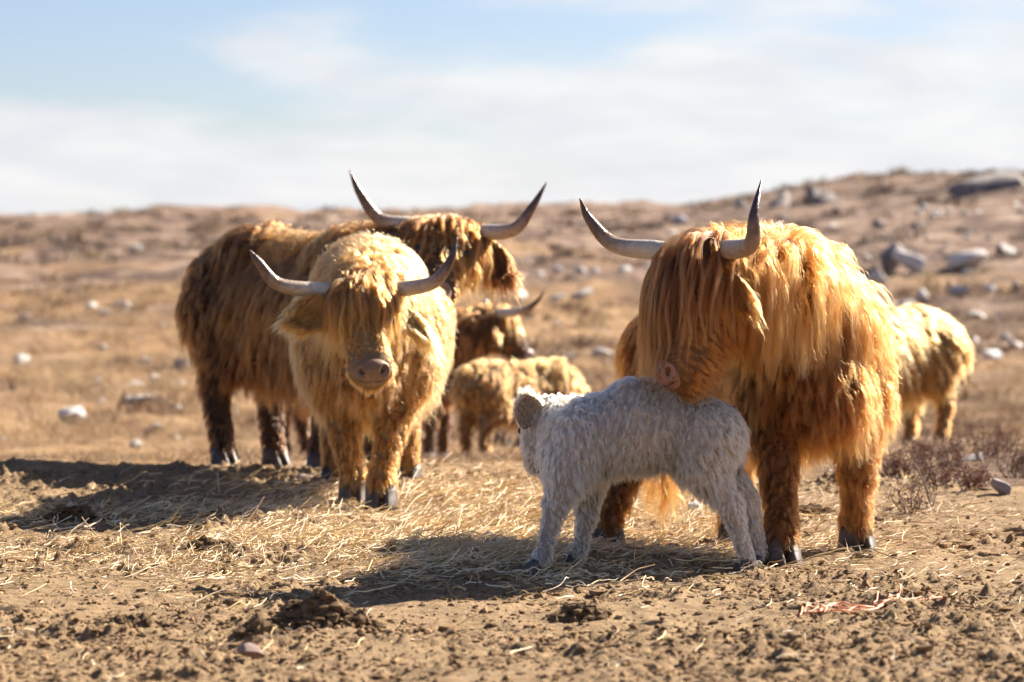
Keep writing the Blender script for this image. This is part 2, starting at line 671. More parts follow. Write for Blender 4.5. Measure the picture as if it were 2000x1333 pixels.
def strands(G, M, spread, clump, frizz, rad, col, r, lenvar=0.5, fly=0.11, colvar=0.17):
    """M hairs round every guide, drawn together towards the tip."""
    n, K, _ = G.shape
    T = np.linspace(0, 1, K)
    lf = 1 - lenvar * r.random((n, M))
    tt = lf[:, :, None] * T
    x = tt * (K - 1)
    i0 = np.clip(np.floor(x).astype(int), 0, K - 2)
    fx = (x - i0)[..., None]
    ar = np.arange(n)[:, None, None]
    C = G[ar, i0] * (1 - fx) + G[ar, i0 + 1] * fx
    off = r.normal(size=(n, M, 3))
    off /= np.linalg.norm(off, axis=2, keepdims=True) + 1e-9
    off *= (r.random((n, M, 1)) ** 0.5)
    tang = nrm(G[:, 1] - G[:, 0])
    off = off - 0.7 * (off * tang[:, None, :]).sum(2, keepdims=True) * tang[:, None, :]
    off = off * spread[:, None, None]
    flyer = (r.random((n, M)) < fly)
    cl = np.where(flyer, -0.4, 1.0) * clump[:, None]
    w = 1 - cl[:, :, None] * np.minimum(tt * 1.15, 1) ** 0.8
    C = C + off[:, :, None, :] * w[..., None]
    # frizz: smooth random wander
    for f, a in ((1.3, 1.0), (3.1, 0.45)):
        ph = r.random((n, M, 1, 3)) * 6.283
        amp = frizz[:, None, None, None] * a * np.where(flyer, 2.6, 1.0)[:, :, None, None]
        C = C + amp * np.sin(tt[..., None] * 6.283 * f + ph) * (tt[..., None] ** 0.8)
    R = rad[:, None, None] * (1 - 0.8 * T[None, None, :] ** 1.5) * (0.7 + 0.6 * r.random((n, M, 1)))
    tint = col[:, None, :] * (1 + colvar * r.normal(size=(n, M, 1)))
    return C.reshape(-1, K, 3), R.reshape(-1, K), tint.reshape(-1, 3)


# ------------------------------------------------------------------ animal bodies
ICO_V = None


def ico(sub):
    bm = bmesh.new()
    bmesh.ops.create_icosphere(bm, subdivisions=sub, radius=1.0)
    v = np.array([x.co[:] for x in bm.verts])
    f = np.array([[q.index for q in p.verts] for p in bm.faces])
    bm.free()
    return v, f


ICO2 = ico(2)
ICO3 = ico(3)
ICO4 = ico(4)


def build_body(name, caps, voxel, mat, root, origin, iters=8):
    """One continuous skin over a chain of tapered blobs."""
    Vs, Fs, o = [], [], 0
    v0, f0 = ICO2
    for (a, b, ra, rb, reg) in caps:
        a = np.asarray(a, float); b = np.asarray(b, float)
        L = np.linalg.norm(b - a)
        n = max(2, int(L / (0.3 * min(ra, rb))) + 1)
        for k in range(n):
            t = k / (n - 1)
            Vs.append(v0 * (ra + (rb - ra) * t) + a + (b - a) * t)
            Fs.append(f0 + o); o += len(v0)
    Vv = np.concatenate(Vs); Ff = np.concatenate(Fs)
    me = bpy.data.meshes.new(name)
    me.from_pydata((Vv - origin).tolist(), [], Ff.tolist())
    ob = bpy.data.objects.new(name, me)
    COL.objects.link(ob)
    md = ob.modifiers.new('r', 'REMESH'); md.mode = 'VOXEL'; md.voxel_size = voxel
    sm = ob.modifiers.new('s', 'SMOOTH'); sm.factor = 0.5; sm.iterations = iters
    dg = bpy.context.evaluated_depsgraph_get()
    ev = ob.evaluated_get(dg)
    nm = bpy.data.meshes.new_from_object(ev)
    ob.modifiers.clear()
    old = ob.data
    ob.data = nm
    bpy.data.meshes.remove(old)
    nm.name = name
    nm.polygons.foreach_set('use_smooth', np.ones(len(nm.polygons), bool))
    nm.materials.clear()
    nm.materials.append(mat)
    ob.parent = root
    v, t = tri_data(nm)
    v = v + origin
    bvh = BVHTree.FromPolygons([Vector(p) for p in v], t.tolist())
    return ob, v, t, bvh


def cap_dist(P, caps):
    D = np.empty((len(P), len(caps)))
    for j, (a, b, ra, rb, reg) in enumerate(caps):
        a = np.asarray(a, float); b = np.asarray(b, float)
        ab = b - a
        t = np.clip(((P - a) @ ab) / (ab @ ab + 1e-12), 0, 1)
        D[:, j] = np.linalg.norm(P - a - t[:, None] * ab, axis=1) - (ra + (rb - ra) * t)
    return D


def region_mix(P, caps, table, keys):
    D = cap_dist(P, caps)
    D -= D.min(1, keepdims=True)
    w = np.exp(-D / 0.022)
    w /= w.sum(1, keepdims=True)
    out = {}
    for k in keys:
        vals = np.array([np.atleast_1d(table[c[4]][k]) for c in caps], float)
        o = w @ vals
        out[k] = o[:, 0] if o.shape[1] == 1 else o
    return out


def hoof(root, origin, pos, fwd, s, dark=False):
    """A cloven hoof: two claws side by side."""
    fwd = np.array([fwd[0], fwd[1], 0.0]); fwd = nrm(fwd)
    lat = np.array([-fwd[1], fwd[0], 0.0])
    Vs, Fs = [], []
    o = 0
    for sd in (-1, 1):
        rings = [(0.0, 0.078, -0.055, 0.034), (0.018, 0.074, -0.055, 0.034), (0.045, 0.052, -0.05, 0.032), (0.07, 0.034, -0.045, 0.029), (0.095, 0.02, -0.04, 0.024)]
        m = 16
        for (z, toe, heel, hw) in rings:
            for k in range(m):
                an = 2 * math.pi * k / m
                cx, cy = math.cos(an), math.sin(an)
                xx = toe * cx if cx > 0 else -heel * cx
                wv = hw * (1 - 0.35 * max(cx, 0) ** 2)
                yy = sd * 0.031 + wv * cy * 0.95 - sd * 0.012 * max(cx, 0) ** 2
                Vs.append(pos + s * (fwd * xx + lat * yy) + np.array([0, 0, z * s]))
        for i in range(len(rings) - 1):
            for k in range(m):
                Fs.append([o + i * m + k, o + i * m + (k + 1) % m, o + (i + 1) * m + (k + 1) % m, o + (i + 1) * m + k])
        Fs.append([o + k for k in range(m)][::-1])
        Fs.append([o + (len(rings) - 1) * m + k for k in range(m)])
        o += len(rings) * m
    return mesh_obj('hoof', Vs, Fs, M_HOOF, root, True, loc=origin)


def spline(pts, n):
    pts = [np.asarray(p, float) for p in pts]
    P = [2 * pts[0] - pts[1]] + pts + [2 * pts[-1] - pts[-2]]
    out = []
    m = len(pts) - 1
    for k in range(n):
        u = k / (n - 1) * m
        i = min(int(u), m - 1)
        t = u - i
        p0, p1, p2, p3 = P[i], P[i + 1], P[i + 2], P[i + 3]
        out.append(0.5 * ((2 * p1) + (-p0 + p2) * t + (2 * p0 - 5 * p1 + 4 * p2 - p3) * t * t + (-p0 + 3 * p1 - 3 * p2 + p3) * t ** 3))
    return np.array(out)


def tube(name, path, radii, m, mat, parent, origin, attrs_along=False, wob=0.0, r=None):
    n = len(path)
    T = nrm(np.gradient(path, axis=0))
    ref = np.array([0.13, 0.31, 0.94])
    Vs = []
    N0 = nrm(np.cross(T[0], ref))
    for i in range(n):
        N0 = nrm(N0 - T[i] * (N0 @ T[i]))
        B = np.cross(T[i], N0)
        for k in range(m):
            a = 2 * math.pi * k / m
            rr = radii[i] * (1 + (wob * (r.random() - 0.5) if r is not None else 0))
            Vs.append(path[i] + rr * (math.cos(a) * N0 + math.sin(a) * B))
    Fs = []
    for i in range(n - 1):
        for k in range(m):
            Fs.append([i * m + k, i * m + (k + 1) % m, (i + 1) * m + (k + 1) % m, (i + 1) * m + k])
    Fs.append(list(range(m))[::-1]); Fs.append([(n - 1) * m + k for k in range(m)])
    at_ = {'along': np.repeat(np.linspace(0, 1, n), m)} if attrs_along else None
    return mesh_obj(name, Vs, Fs, mat, parent, True, at_, loc=origin)


def horn(root, origin, pts, r0):
    path = spline(pts, 40)
    t = np.linspace(0, 1, 40)
    rad = r0 * (1.0 - 0.12 * t - 0.86 * t ** 2.1) + 0.0015
    return tube('horn', path, rad, 16, M_HORN, root, origin, True)


def muzzle(root, origin, C, d, lat, n, s, mat):
    """Nose pad with two nostrils and the line of the mouth."""
    m1, m2 = 40, 56
    nd_ = [nrm(np.array([0.58, sg * 0.76, 0.30])) for sg in (-1, 1)]
    Vs, dark = [], []
    for i in range(m1 + 1):
        th = math.pi * i / m1
        for k in range(m2):
            ph = 2 * math.pi * k / m2
            q = np.array([math.cos(th), math.sin(th) * math.cos(ph), math.sin(th) * math.sin(ph)])
            e = np.sign(q) * np.abs(q) ** np.array([0.55, 0.75, 0.75])
            e = e / (np.linalg.norm(e) + 1e-9) * (np.linalg.norm(q))
            rr = 1.0
            dk = 0.0
            for sg, nn in zip((-1, 1), nd_):
                dv = q - nn
                # comma shape: stretched outwards and up
                ax = nrm(np.array([-0.4, sg * 0.75, 0.5]))
                al = dv @ ax
                ds = dv @ dv - al * al
                g = math.exp(-(ds / 0.050 + al * al / 0.30))
                rr -= 0.5 * g
                rim = math.exp(-((math.sqrt(ds + al * al * 0.35) - 0.42) ** 2) / 0.008)
                rr += 0.05 * rim
                dk = max(dk, min(1, max(0, (g - 0.2) * 3)))
            mo = math.exp(-((q[2] + 0.50) / 0.06) ** 2) * max(0, q[0] + 0.2)
            rr -= 0.12 * mo
            dk = max(dk, min(1, 0.8 * mo))
            gr = math.exp(-(q[1] / 0.07) ** 2) * max(0, q[0]) * (1 if q[2] < 0.3 else 0)
            rr -= 0.03 * gr
            Vs.append(C + s * (d * e[0] * 0.046 * rr + lat * e[1] * 0.078 * rr + n * e[2] * 0.060 * rr))
            dark.append(dk)
    Fs = []
    for i in range(m1):
        for k in range(m2):
            a, b = i * m2 + k, i * m2 + (k + 1) % m2
            Fs.append([a, b, b + m2, a + m2])
    return mesh_obj('muzzle', Vs, Fs, mat, root, True, {'dark': dark}, loc=origin)


def ear(root, origin, base, axis, face, length, width, mat, fur):
    """A cupped leaf-shaped ear with hair on it."""
    axis = nrm(axis)
    face = nrm(face - axis * (np.dot(face, axis)))
    sd = np.cross(axis, face)
    nu, nv = 12, 9
    Vs = []
    for side in (0, 1):
        for i in range(nu):
            u = i / (nu - 1)
            w = width * (0.35 + 0.65 * math.sin(math.pi * min(1, u * 0.9 + 0.08)) ** 0.7) * (1 - u ** 8 * 0.55)
            for k in range(nv):
                v = -1 + 2 * k / (nv - 1)
                p = base + axis * length * u + sd * w * v * 0.5 + face * (0.30 * width * (v * v - 0.4)) * (1 - 0.3 * u) - face * side * 0.008
                p = p + np.array([0, 0, -1]) * 0.12 * length * u * u
                Vs.append(p)
    Fs = []
    h = nu * nv
    for side in (0, 1):
        for i in range(nu - 1):
            for k in range(nv - 1):
                a = side * h + i * nv + k
                q = [a, a + 1, a + nv + 1, a + nv]
                Fs.append(q if side == 0 else q[::-1])
    edge = [k for k in range(nv)] + [i * nv + nv - 1 for i in range(1, nu)] + [(nu - 1) * nv + k for k in range(nv - 2, -1, -1)] + [i * nv for i in range(nu - 2, 0, -1)]
    for i in range(len(edge)):
        a, b = edge[i], edge[(i + 1) % len(edge)]
        Fs.append([b, a, a + h, b + h])
    o = mesh_obj('ear', Vs, Fs, mat, root, True, loc=origin)
    r = fur['r']
    me = o.data
    v, t = tri_data(me)
    v = v + origin
    n = fur['n']
    P, N = sample_surface(v, t, n, r)
    rel = (P - base) @ axis / length
    front = (N @ face) > 0.3
    rim = np.abs((P - base) @ sd) / (width * 0.5)
    keep = ~(front & (rim < fur.get('bare', 0.0)))
    P, N, rel, rim = P[keep], N[keep], rel[keep], rim[keep]
    n = len(P)
    bv = BVHTree.FromPolygons([Vector(p) for p in v], t.tolist())
    L = fur['L'] * (0.5 + 0.8 * r.random(n)) * (0.5 + 0.8 * np.clip(rel, 0, 1))
    flow = axis[None] * 0.9 + np.zeros((n, 3))
    G = grow(P, N, L, np.full(n, fur.get('lift', 0.5)), flow, np.full(n, fur['grav']), np.full(n, 0.004), np.full(n, 0.25), 8, bv, r)
    cl = np.array(fur['col'])[None] * (0.75 + 0.5 * r.random((n, 1)))
    C, R, Tn = strands(G, fur['M'], np.full(n, fur.get('spread', 0.010)), np.full(n, 0.7), np.full(n, 0.003), np.full(n, fur['rad']), cl, r)
    make_curves('ear_hair', C, R, Tn, fur['mat'], o, origin)
    return o


def eyeball(root, origin, c, rad):
    v, f = ICO3
    return mesh_obj('eye', v * rad + c, f.tolist(), M_EYE, root, True, loc=origin)


UP = np.array([0, 0, 1.0])
KEYS = ['L', 'lift', 'back', 'out', 'grav', 'coat', 'wave', 'spread', 'clump', 'frizz', 'dens', 'tone']


def fur_table(**over):
    base = {
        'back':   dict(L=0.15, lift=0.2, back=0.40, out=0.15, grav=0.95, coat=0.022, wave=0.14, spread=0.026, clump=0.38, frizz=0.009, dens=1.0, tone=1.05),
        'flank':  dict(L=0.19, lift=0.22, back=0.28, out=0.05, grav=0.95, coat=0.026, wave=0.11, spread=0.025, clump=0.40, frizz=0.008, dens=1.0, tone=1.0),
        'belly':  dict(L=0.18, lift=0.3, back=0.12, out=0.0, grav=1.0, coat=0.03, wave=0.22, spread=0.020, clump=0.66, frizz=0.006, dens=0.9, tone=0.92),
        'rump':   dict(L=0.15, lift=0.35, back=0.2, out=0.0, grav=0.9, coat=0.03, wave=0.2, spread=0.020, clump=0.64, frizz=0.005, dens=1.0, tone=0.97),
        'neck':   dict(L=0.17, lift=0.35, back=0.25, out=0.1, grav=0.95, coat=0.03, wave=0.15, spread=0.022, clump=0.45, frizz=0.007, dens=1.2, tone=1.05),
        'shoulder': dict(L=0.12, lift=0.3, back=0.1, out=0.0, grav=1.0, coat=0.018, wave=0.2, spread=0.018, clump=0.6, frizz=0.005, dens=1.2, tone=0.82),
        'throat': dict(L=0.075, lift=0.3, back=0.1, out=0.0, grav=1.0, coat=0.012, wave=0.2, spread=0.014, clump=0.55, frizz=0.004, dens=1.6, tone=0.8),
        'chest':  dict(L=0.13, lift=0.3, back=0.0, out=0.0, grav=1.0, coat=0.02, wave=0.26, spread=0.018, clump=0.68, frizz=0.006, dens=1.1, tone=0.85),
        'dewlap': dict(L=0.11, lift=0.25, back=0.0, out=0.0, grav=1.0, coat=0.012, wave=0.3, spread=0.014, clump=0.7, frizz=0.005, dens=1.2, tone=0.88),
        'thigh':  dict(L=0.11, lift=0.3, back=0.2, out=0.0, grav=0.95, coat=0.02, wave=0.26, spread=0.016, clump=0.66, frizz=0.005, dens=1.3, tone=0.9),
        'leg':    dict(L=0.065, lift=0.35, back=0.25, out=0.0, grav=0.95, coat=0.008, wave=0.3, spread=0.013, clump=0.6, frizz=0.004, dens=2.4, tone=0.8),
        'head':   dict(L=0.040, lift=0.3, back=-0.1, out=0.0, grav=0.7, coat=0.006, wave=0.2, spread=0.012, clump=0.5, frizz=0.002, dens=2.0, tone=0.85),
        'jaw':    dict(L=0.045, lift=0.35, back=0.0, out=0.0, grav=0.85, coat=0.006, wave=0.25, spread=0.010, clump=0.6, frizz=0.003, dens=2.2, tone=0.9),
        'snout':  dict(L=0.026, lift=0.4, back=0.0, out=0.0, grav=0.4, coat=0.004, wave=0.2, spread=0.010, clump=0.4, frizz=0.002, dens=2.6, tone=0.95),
    }
    for k, d in over.items():
        base[k].update(d)
    return base


def coat_layer(root, origin, skin, caps, table, pal, n, M, K, rad, r, fwd, mat, nose=None, headcaps=None, headdir=None, lowz=0.088):
    v, t, bvh = skin
    P, N = sample_surface(v, t, int(n * 2.6), r)
    P_ = region_mix(P, caps, table, KEYS)
    acc = r.random(len(P)) < P_['dens'] / 2.6
    low = P[:, 2] - gz(P[:, 0], P[:, 1]) < lowz
    acc &= ~low
    if nose is not None:
        acc &= ~((np.linalg.norm(P - nose[0], axis=1) < nose[1]) & ((P - nose[0]) @ nose[2] > nose[3]))
    P, N = P[acc], N[acc]
    Q = {k: a[acc] for k, a in P_.items()}
    m = len(P)
    flow = (-fwd)[None] * Q['back'][:, None] + N * 0.0
    side = N.copy(); side[:, 2] = 0
    flow = flow + side * Q['out'][:, None]
    if headdir is not None:
        D = cap_dist(P, caps)
        hd = np.array([c[4] in ('head', 'jaw', 'snout') for c in caps])
        w = (D[:, hd].min(1) < D[:, ~hd].min(1) - 0.01) if hd.any() else np.zeros(m, bool)
        hh, hn = headdir
        flow = np.where(w[:, None], (-hn[None] * 0.7 - hh[None] * 0.35), flow)
    # low-frequency combing so that locks swirl together
    sw = np.stack([fbm(P[:, 0] * 1.0 + 3, P[:, 2] + P[:, 1], 0.22, 2, 100 + k) for k in range(3)], 1)
    flow = flow + 0.32 * sw
    L = Q['L'] * (0.65 + 0.6 * r.random(m)) * (1 + 0.25 * sw[:, 0])
    G = grow(P, N, L, Q['lift'], flow, Q['grav'], Q['coat'], Q['wave'], K, bvh, r)
    okz = (G[:, :, 2].max(1) - G[:, 0, 2]) < .05
    G, P = G[okz], P[okz]
    Q = {k: a[okz] for k, a in Q.items()}
    m = len(P)
    ln = r.random((m, 1))
    patch = fbm(P[:, 0] + P[:, 1], P[:, 2] * 0.7, 0.25, 2, 140)[:, None]
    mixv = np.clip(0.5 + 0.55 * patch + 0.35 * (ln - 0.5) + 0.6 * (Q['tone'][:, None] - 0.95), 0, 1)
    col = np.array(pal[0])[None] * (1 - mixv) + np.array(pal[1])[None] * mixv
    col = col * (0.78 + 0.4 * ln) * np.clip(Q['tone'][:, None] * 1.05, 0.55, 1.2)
    if len(pal) > 2:                      # darker coat on lower legs and belly, with some shade put into the colour
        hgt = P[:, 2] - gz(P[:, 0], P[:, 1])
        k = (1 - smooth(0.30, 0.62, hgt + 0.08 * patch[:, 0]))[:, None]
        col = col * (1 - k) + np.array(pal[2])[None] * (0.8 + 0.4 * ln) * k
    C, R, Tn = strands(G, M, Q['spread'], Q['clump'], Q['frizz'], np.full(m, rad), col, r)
    return make_curves('coat', C, R, Tn, mat, root, origin)


def cow(name, label, hip, sho, s, feet, poll, nosedir, brow, horns, pal, skin, seed, n_guides, M, K, rad,
        table, muz, group, forelock=None, ears=None, horn_r=0.036, tail_tip=None, girth=1.0, ridge=0.0, rump_up=0.0, muz_s=1.0, headscale=1.0, neck_sag=0.0, voxel=0.02, hair=None, nape=0.0):
    r = np.random.default_rng(seed)
    hair = hair or M_HAIR
    hip = np.array([hip[0], hip[1], 0.0]); sho = np.array([sho[0], sho[1], 0.0])
    hz, sz = float(gz(hip[0], hip[1])), float(gz(sho[0], sho[1]))
    cen = (hip + sho) / 2
    origin = np.array([cen[0], cen[1], float(gz(cen[0], cen[1]))])
    root = thing(name, label, 'calf' if 'calf' in name else 'cow', origin, group)
    f = nrm(sho - hip)
    lat = np.array([-f[1], f[0], 0.0])
    Lb = np.linalg.norm(sho - hip)

    def p(x, y, z):
        # x: -0.5 over the hind feet, +0.5 over the fore feet
        if abs(x) <= 0.5:
            b = hip + (sho - hip) * (x + 0.5)
        elif x > 0:
            b = sho + f * (x - 0.5) * s
        else:
            b = hip + f * (x + 0.5) * s
        t = np.clip(x + 0.5, 0, 1)
        return b + lat * y * s + UP * (z * s + hz * (1 - t) + sz * t)

    c = []
    A = lambda a, b, ra, rb, reg: c.append((a, b, ra * s, rb * s, reg))
    ru = rump_up
    A(p(-.66, 0, .86 + ru), p(-.42, 0, .87 + ru), .19, .25, 'rump')
    A(p(-.60, .12, .84 + ru), p(-.60, -.12, .84 + ru), .17, .17, 'rump')
    A(p(-.40, 0, .77), p(.40, 0, .75), .295 * girth, .29 * girth, 'flank')
    A(p(-.28, 0, .68), p(.30, 0, .64), .26 * girth, .255 * girth, 'belly')
    A(p(-.58, 0, .965 + ru), p(.30, 0, .965 + .03 * ridge), .13, .15 - .03 * ridge, 'back')
    A(p(.26, 0, .97 + .05 * ridge), p(.58, 0, .96 + .07 * ridge), .16 - .045 * ridge, .165 - .065 * ridge, 'back')
    for sd in (1, -1):
        A(p(.44, (.15 - .02 * ridge) * sd, .80), p(.52, .165 * sd, .58), .165 - .02 * ridge, .125, 'shoulder')
        A(p(-.54, .17 * sd, .78), p(-.44, .19 * sd, .56), .2, .135, 'thigh')
    A(p(.5, 0, .74), p(.64, 0, .60), .21, .15, 'chest')
    # head frame
    d = nrm(nosedir)
    n = nrm(brow - d * np.dot(brow, d))
    hl = np.cross(n, d)                 # the animal's left
    P0 = np.asarray(poll, float)
    h = headscale * s
    # neck, bent through a middle point
    nb = p(.50, 0, .92)
    ne = P0 + d * 0.06 * h - n * 0.05 * h
    nm_ = (nb + ne) / 2 + UP * (-neck_sag)
    A(nb - UP * .05 * ridge, nm_, .24 - .05 * ridge, .20 - .02 * ridge, 'neck')
    A(nm_, ne, .20, .15, 'neck')
    A(nm_ - UP * .12 * s, P0 + d * .16 * h - n * .10 * h, .13, .085, 'throat')
    A(nm_ - UP * .13 * s, p(.66, 0, .60), .13, .10, 'dewlap')
    H = lambda a, b, ra, rb, reg: c.append((P0 + h * (d * a[0] + hl * a[1] + n * a[2]), P0 + h * (d * b[0] + hl * b[1] + n * b[2]), ra * h, rb * h, reg))
    H((0.02, -.055, -.03), (0.02, .055, -.03), .085, .085, 'head')
    H((0.05, 0, -.03), (.20, 0, -.03), .115, .102, 'head')
    H((.20, 0, -.02), (.36, 0, -.015), .10, .080, 'snout')
    H((.14, 0, -.11), (.34, 0, -.07), .085, .058, 'jaw')
    H((.355, -.025, -.02), (.355, .025, -.02), .080, .080, 'snout')
    H((.34, 0, -.065), (.395, 0, -.06), .06, .052, 'jaw')
    # legs
    for key, fx in feet.items():
        fr = key[0] == 'f'
        sd = 1 if key[1] == 'l' else -1
        fz = float(gz(fx[0], fx[1])) + (fx[2] if len(fx) > 2 else 0.0)
        foot = np.array([fx[0], fx[1], fz])
        if fr:
            top = p(.49, .155 * sd, .58)
            kn = top * .42 + foot * .58; kn[2] = fz + .34 * s; kn = kn + f * .025 * s
            fet = foot + UP * .115 * s - f * .012 * s
            A(top, kn, .11, .062, 'leg'); A(kn + UP * .02, kn - UP * .03, .066, .062, 'leg'); A(kn, fet, .056, .043, 'leg')
        else:
            top = p(-.47, .175 * sd, .60)
            kn = top * .45 + foot * .55; kn[2] = fz + .40 * s; kn = kn - f * .10 * s
            fet = foot + UP * .115 * s - f * .02 * s
            A(top, kn, .13, .066, 'thigh'); A(kn, fet, .062, .052, 'leg')
        A(fet + UP * .01, fet - UP * .01, .055, .055, 'leg'); A(fet, foot + UP * .06 * s, .046, .046, 'leg')
        hoof(root, origin, foot + UP * -0.008, f if len(fx) < 4 else np.array([*fx[3], 0.0]), s * 1.14)
    body, v, t, bvh = build_body('body', c, voxel * s, skin, root, origin)
    dp = nrm(d * .75 + n * .66)
    npd = nrm(n * .75 - d * .66)
    C = P0 + (d * .355 - n * .02 + dp * .050) * h
    muzzle(root, origin, C, dp, hl, npd, h * muz_s, muz)
    for sg in (1, -1):
        eyeball(root, origin, P0 + h * (d * .17 + hl * sg * .098 + n * .035), .021 * h)
    hc = [k for k in c if k[4] in ('head', 'snout', 'jaw')]
    coat_layer(root, origin, (v, t, bvh), c, table, pal, n_guides, M, K, rad, r, f, hair, nose=(C, .078 * h * muz_s, dp, -.012 * h), headdir=(d, n))
    # horns
    for i, (pts, sg) in enumerate(horns):
        base = P0 + h * (d * -.005 + hl * sg * .07 - n * .01)
        horn(root, origin, [base] + list(pts), horn_r * s)
    # ears
    if ears:
        for e in ears:
            sg = e['side']
            b0 = P0 + h * (d * e.get('down', .07) + hl * sg * .115 - n * .03)
            ax = e['axis'] if 'axis' in e else hl * sg * .9 - UP * .25
            ear(root, origin, b0, np.asarray(ax, float), np.asarray(e.get('face', n), float), e['len'] * h, e.get('w', .085) * h, skin,
                dict(n=e.get('n', 260), M=e.get('M', 14), L=e.get('L', .10), grav=e.get('grav', .8), rad=rad, col=e.get('col', pal[1]), mat=hair, r=r, bare=e.get('bare', 0.0)))
    # forelock
    if forelock:
        fl = dict(n=300, M=26, L=.30, spread=.014, R=.115, thick=.02, front=.18, col=pal[1], gravity=.95, wave=.22)
        fl.update(forelock)
        Pp, Nn = sample_surface(v, t, 60000, r)
        q = (Pp - P0)
        dist = np.linalg.norm(q - d * 0.0, axis=1)
        ok = (dist < fl['R'] * h) & ((q @ d) < .10 * h) & ((q @ n) > fl.get('nmin', -.07) * h)
        Pp, Nn = Pp[ok], Nn[ok]
        sel = r.permutation(len(Pp))[:fl['n']]
        Pp, Nn = Pp[sel], Nn[sel]
        m = len(Pp)
        lr = (Pp - P0) @ hl / h
        flow = n[None] * fl['front'] + hl[None] * (lr * .7)[:, None] + d[None] * 0.25
        flow = flow + np.asarray(fl.get('bias', (0, 0, 0)))[None]
        L = fl['L'] * h * (0.55 + 0.55 * r.random(m))
        G = grow(Pp, Nn, L, np.full(m, .28), flow, np.full(m, fl['gravity']), fl['thick'] * h * np.ones(m), np.full(m, fl['wave']), 16, bvh, r, .22)
        okz = (G[:, :, 2].max(1) - G[:, 0, 2]) < .032 * h
        G = G[okz]; m = len(G)
        lnv = r.random((m, 1))
        cl = np.array(fl['col'])[None] * (0.5 + 1.0 * lnv ** 1.5)
        Cc, R, Tn = strands(G, fl['M'], np.full(m, fl['spread'] * h), np.full(m, .82), np.full(m, .0045), np.full(m, rad * 1.05), cl, r, lenvar=.3, fly=.06)
        make_curves('forelock', Cc, R, Tn, hair, root, origin)
    # tail
    if tail_tip is not None:
        tb = p(-.80, 0, .97)
        tt = np.asarray(tail_tip, float)
        mid = p(-.87, 0, .80) * .5 + (tb + tt) * .25
        path = spline([tb, p(-.88, 0, .85), tt + UP * .42 * s, tt + UP * .18 * s], 18)
        to = tube('tail', path, np.linspace(.035, .014, 18) * s, 8, skin, root, origin)
        m = 90
        i = r.integers(5, 18, m)
        Pp = path[i] + r.normal(size=(m, 3)) * .012
        Nn = nrm(r.normal(size=(m, 3)) * np.array([1, 1, .3]))
        far = BVHTree.FromPolygons([Vector((0, 0, -90)), Vector((1, 0, -90)), Vector((0, 1, -90))], [[0, 1, 2]])
        L = np.maximum(.16, (Pp[:, 2] - tt[2])) * (0.8 + .3 * r.random(m))
        G = grow(Pp, Nn, L, np.full(m, .35), np.zeros((m, 3)), np.full(m, 1.0), np.full(m, -9e3), np.full(m, .35), 14, far, r)
        cl = np.array(pal[1])[None] * (0.6 + .6 * r.random((m, 1)))
        Cc, R, Tn = strands(G, 22, np.full(m, .02), np.full(m, .6), np.full(m, .004), np.full(m, rad), cl, r, fly=.03)
        make_curves('tail_hair', Cc, R, Tn, hair, to, origin)
    return root


def foot(px, py, Y=None):
    if Y is None:
        Y = hit(px, py)
    a = at(px, py, Y)
    return (a[0], a[1])


HERD = 'shaggy long-haired cattle standing on the moor'
S_GOLD = skin_mat('golden_hide', (0.15, 0.065, 0.018))
S_TAN = skin_mat('tan_hide', (0.22, 0.14, 0.07))
S_BROWN = skin_mat('brown_hide', (0.08, 0.042, 0.02))
S_WHITE = skin_mat('pale_hide', (0.42, 0.36, 0.32))

# --- the mother cow on the right, bending her head over the calf
ph = at(1366, 496, 9.72)
cow('highland_cow', 'golden long-haired cow with dark horn tips bending her head over the white calf', (0.80, 11.1), (1.07, 10.12), 0.99,
    {'fr': foot(1527, 1104), 'fl': foot(1674, 1082), 'hr': (0.37, 10.92), 'hl': (0.88, 11.2)},
    ph, (-.22, -.27, -.94), (-.90, -.38, .15),
    [([at(1285, 490, 9.85), at(1200, 478, 9.95), at(1152, 430, 9.97), at(1132, 388, 9.95)], -1),
     ([at(1418, 488, 9.60), at(1466, 478, 9.45), at(1473, 420, 9.42), at(1487, 352, 9.50)], 1)],
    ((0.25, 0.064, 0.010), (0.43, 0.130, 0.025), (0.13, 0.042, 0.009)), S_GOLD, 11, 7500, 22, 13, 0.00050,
    fur_table(neck=dict(L=0.30, clump=.52), back=dict(L=0.24), flank=dict(L=0.25), belly=dict(L=.18), head=dict(tone=.58), jaw=dict(L=.06, tone=.75), throat=dict(tone=.65), chest=dict(tone=.7), snout=dict(L=.045, lift=.5)), M_MUZ_PINK, HERD,  # head and jaw tones lowered: shade on her face is put into the coat
    forelock=dict(n=380, M=28, L=.40, nmin=-.04, thick=.012, front=.06, col=(0.17, 0.055, 0.012)),  # forelock brown deepened, so its colour carries the shade on the fringe
    ears=[dict(side=1, len=.13, axis=(.6, -.2, -.6), L=.09, n=240)], tail_tip=at(1300, 1055, 11.45), horn_r=.037, neck_sag=-.02, headscale=1.12, girth=.86, ridge=1.0, muz_s=.88)

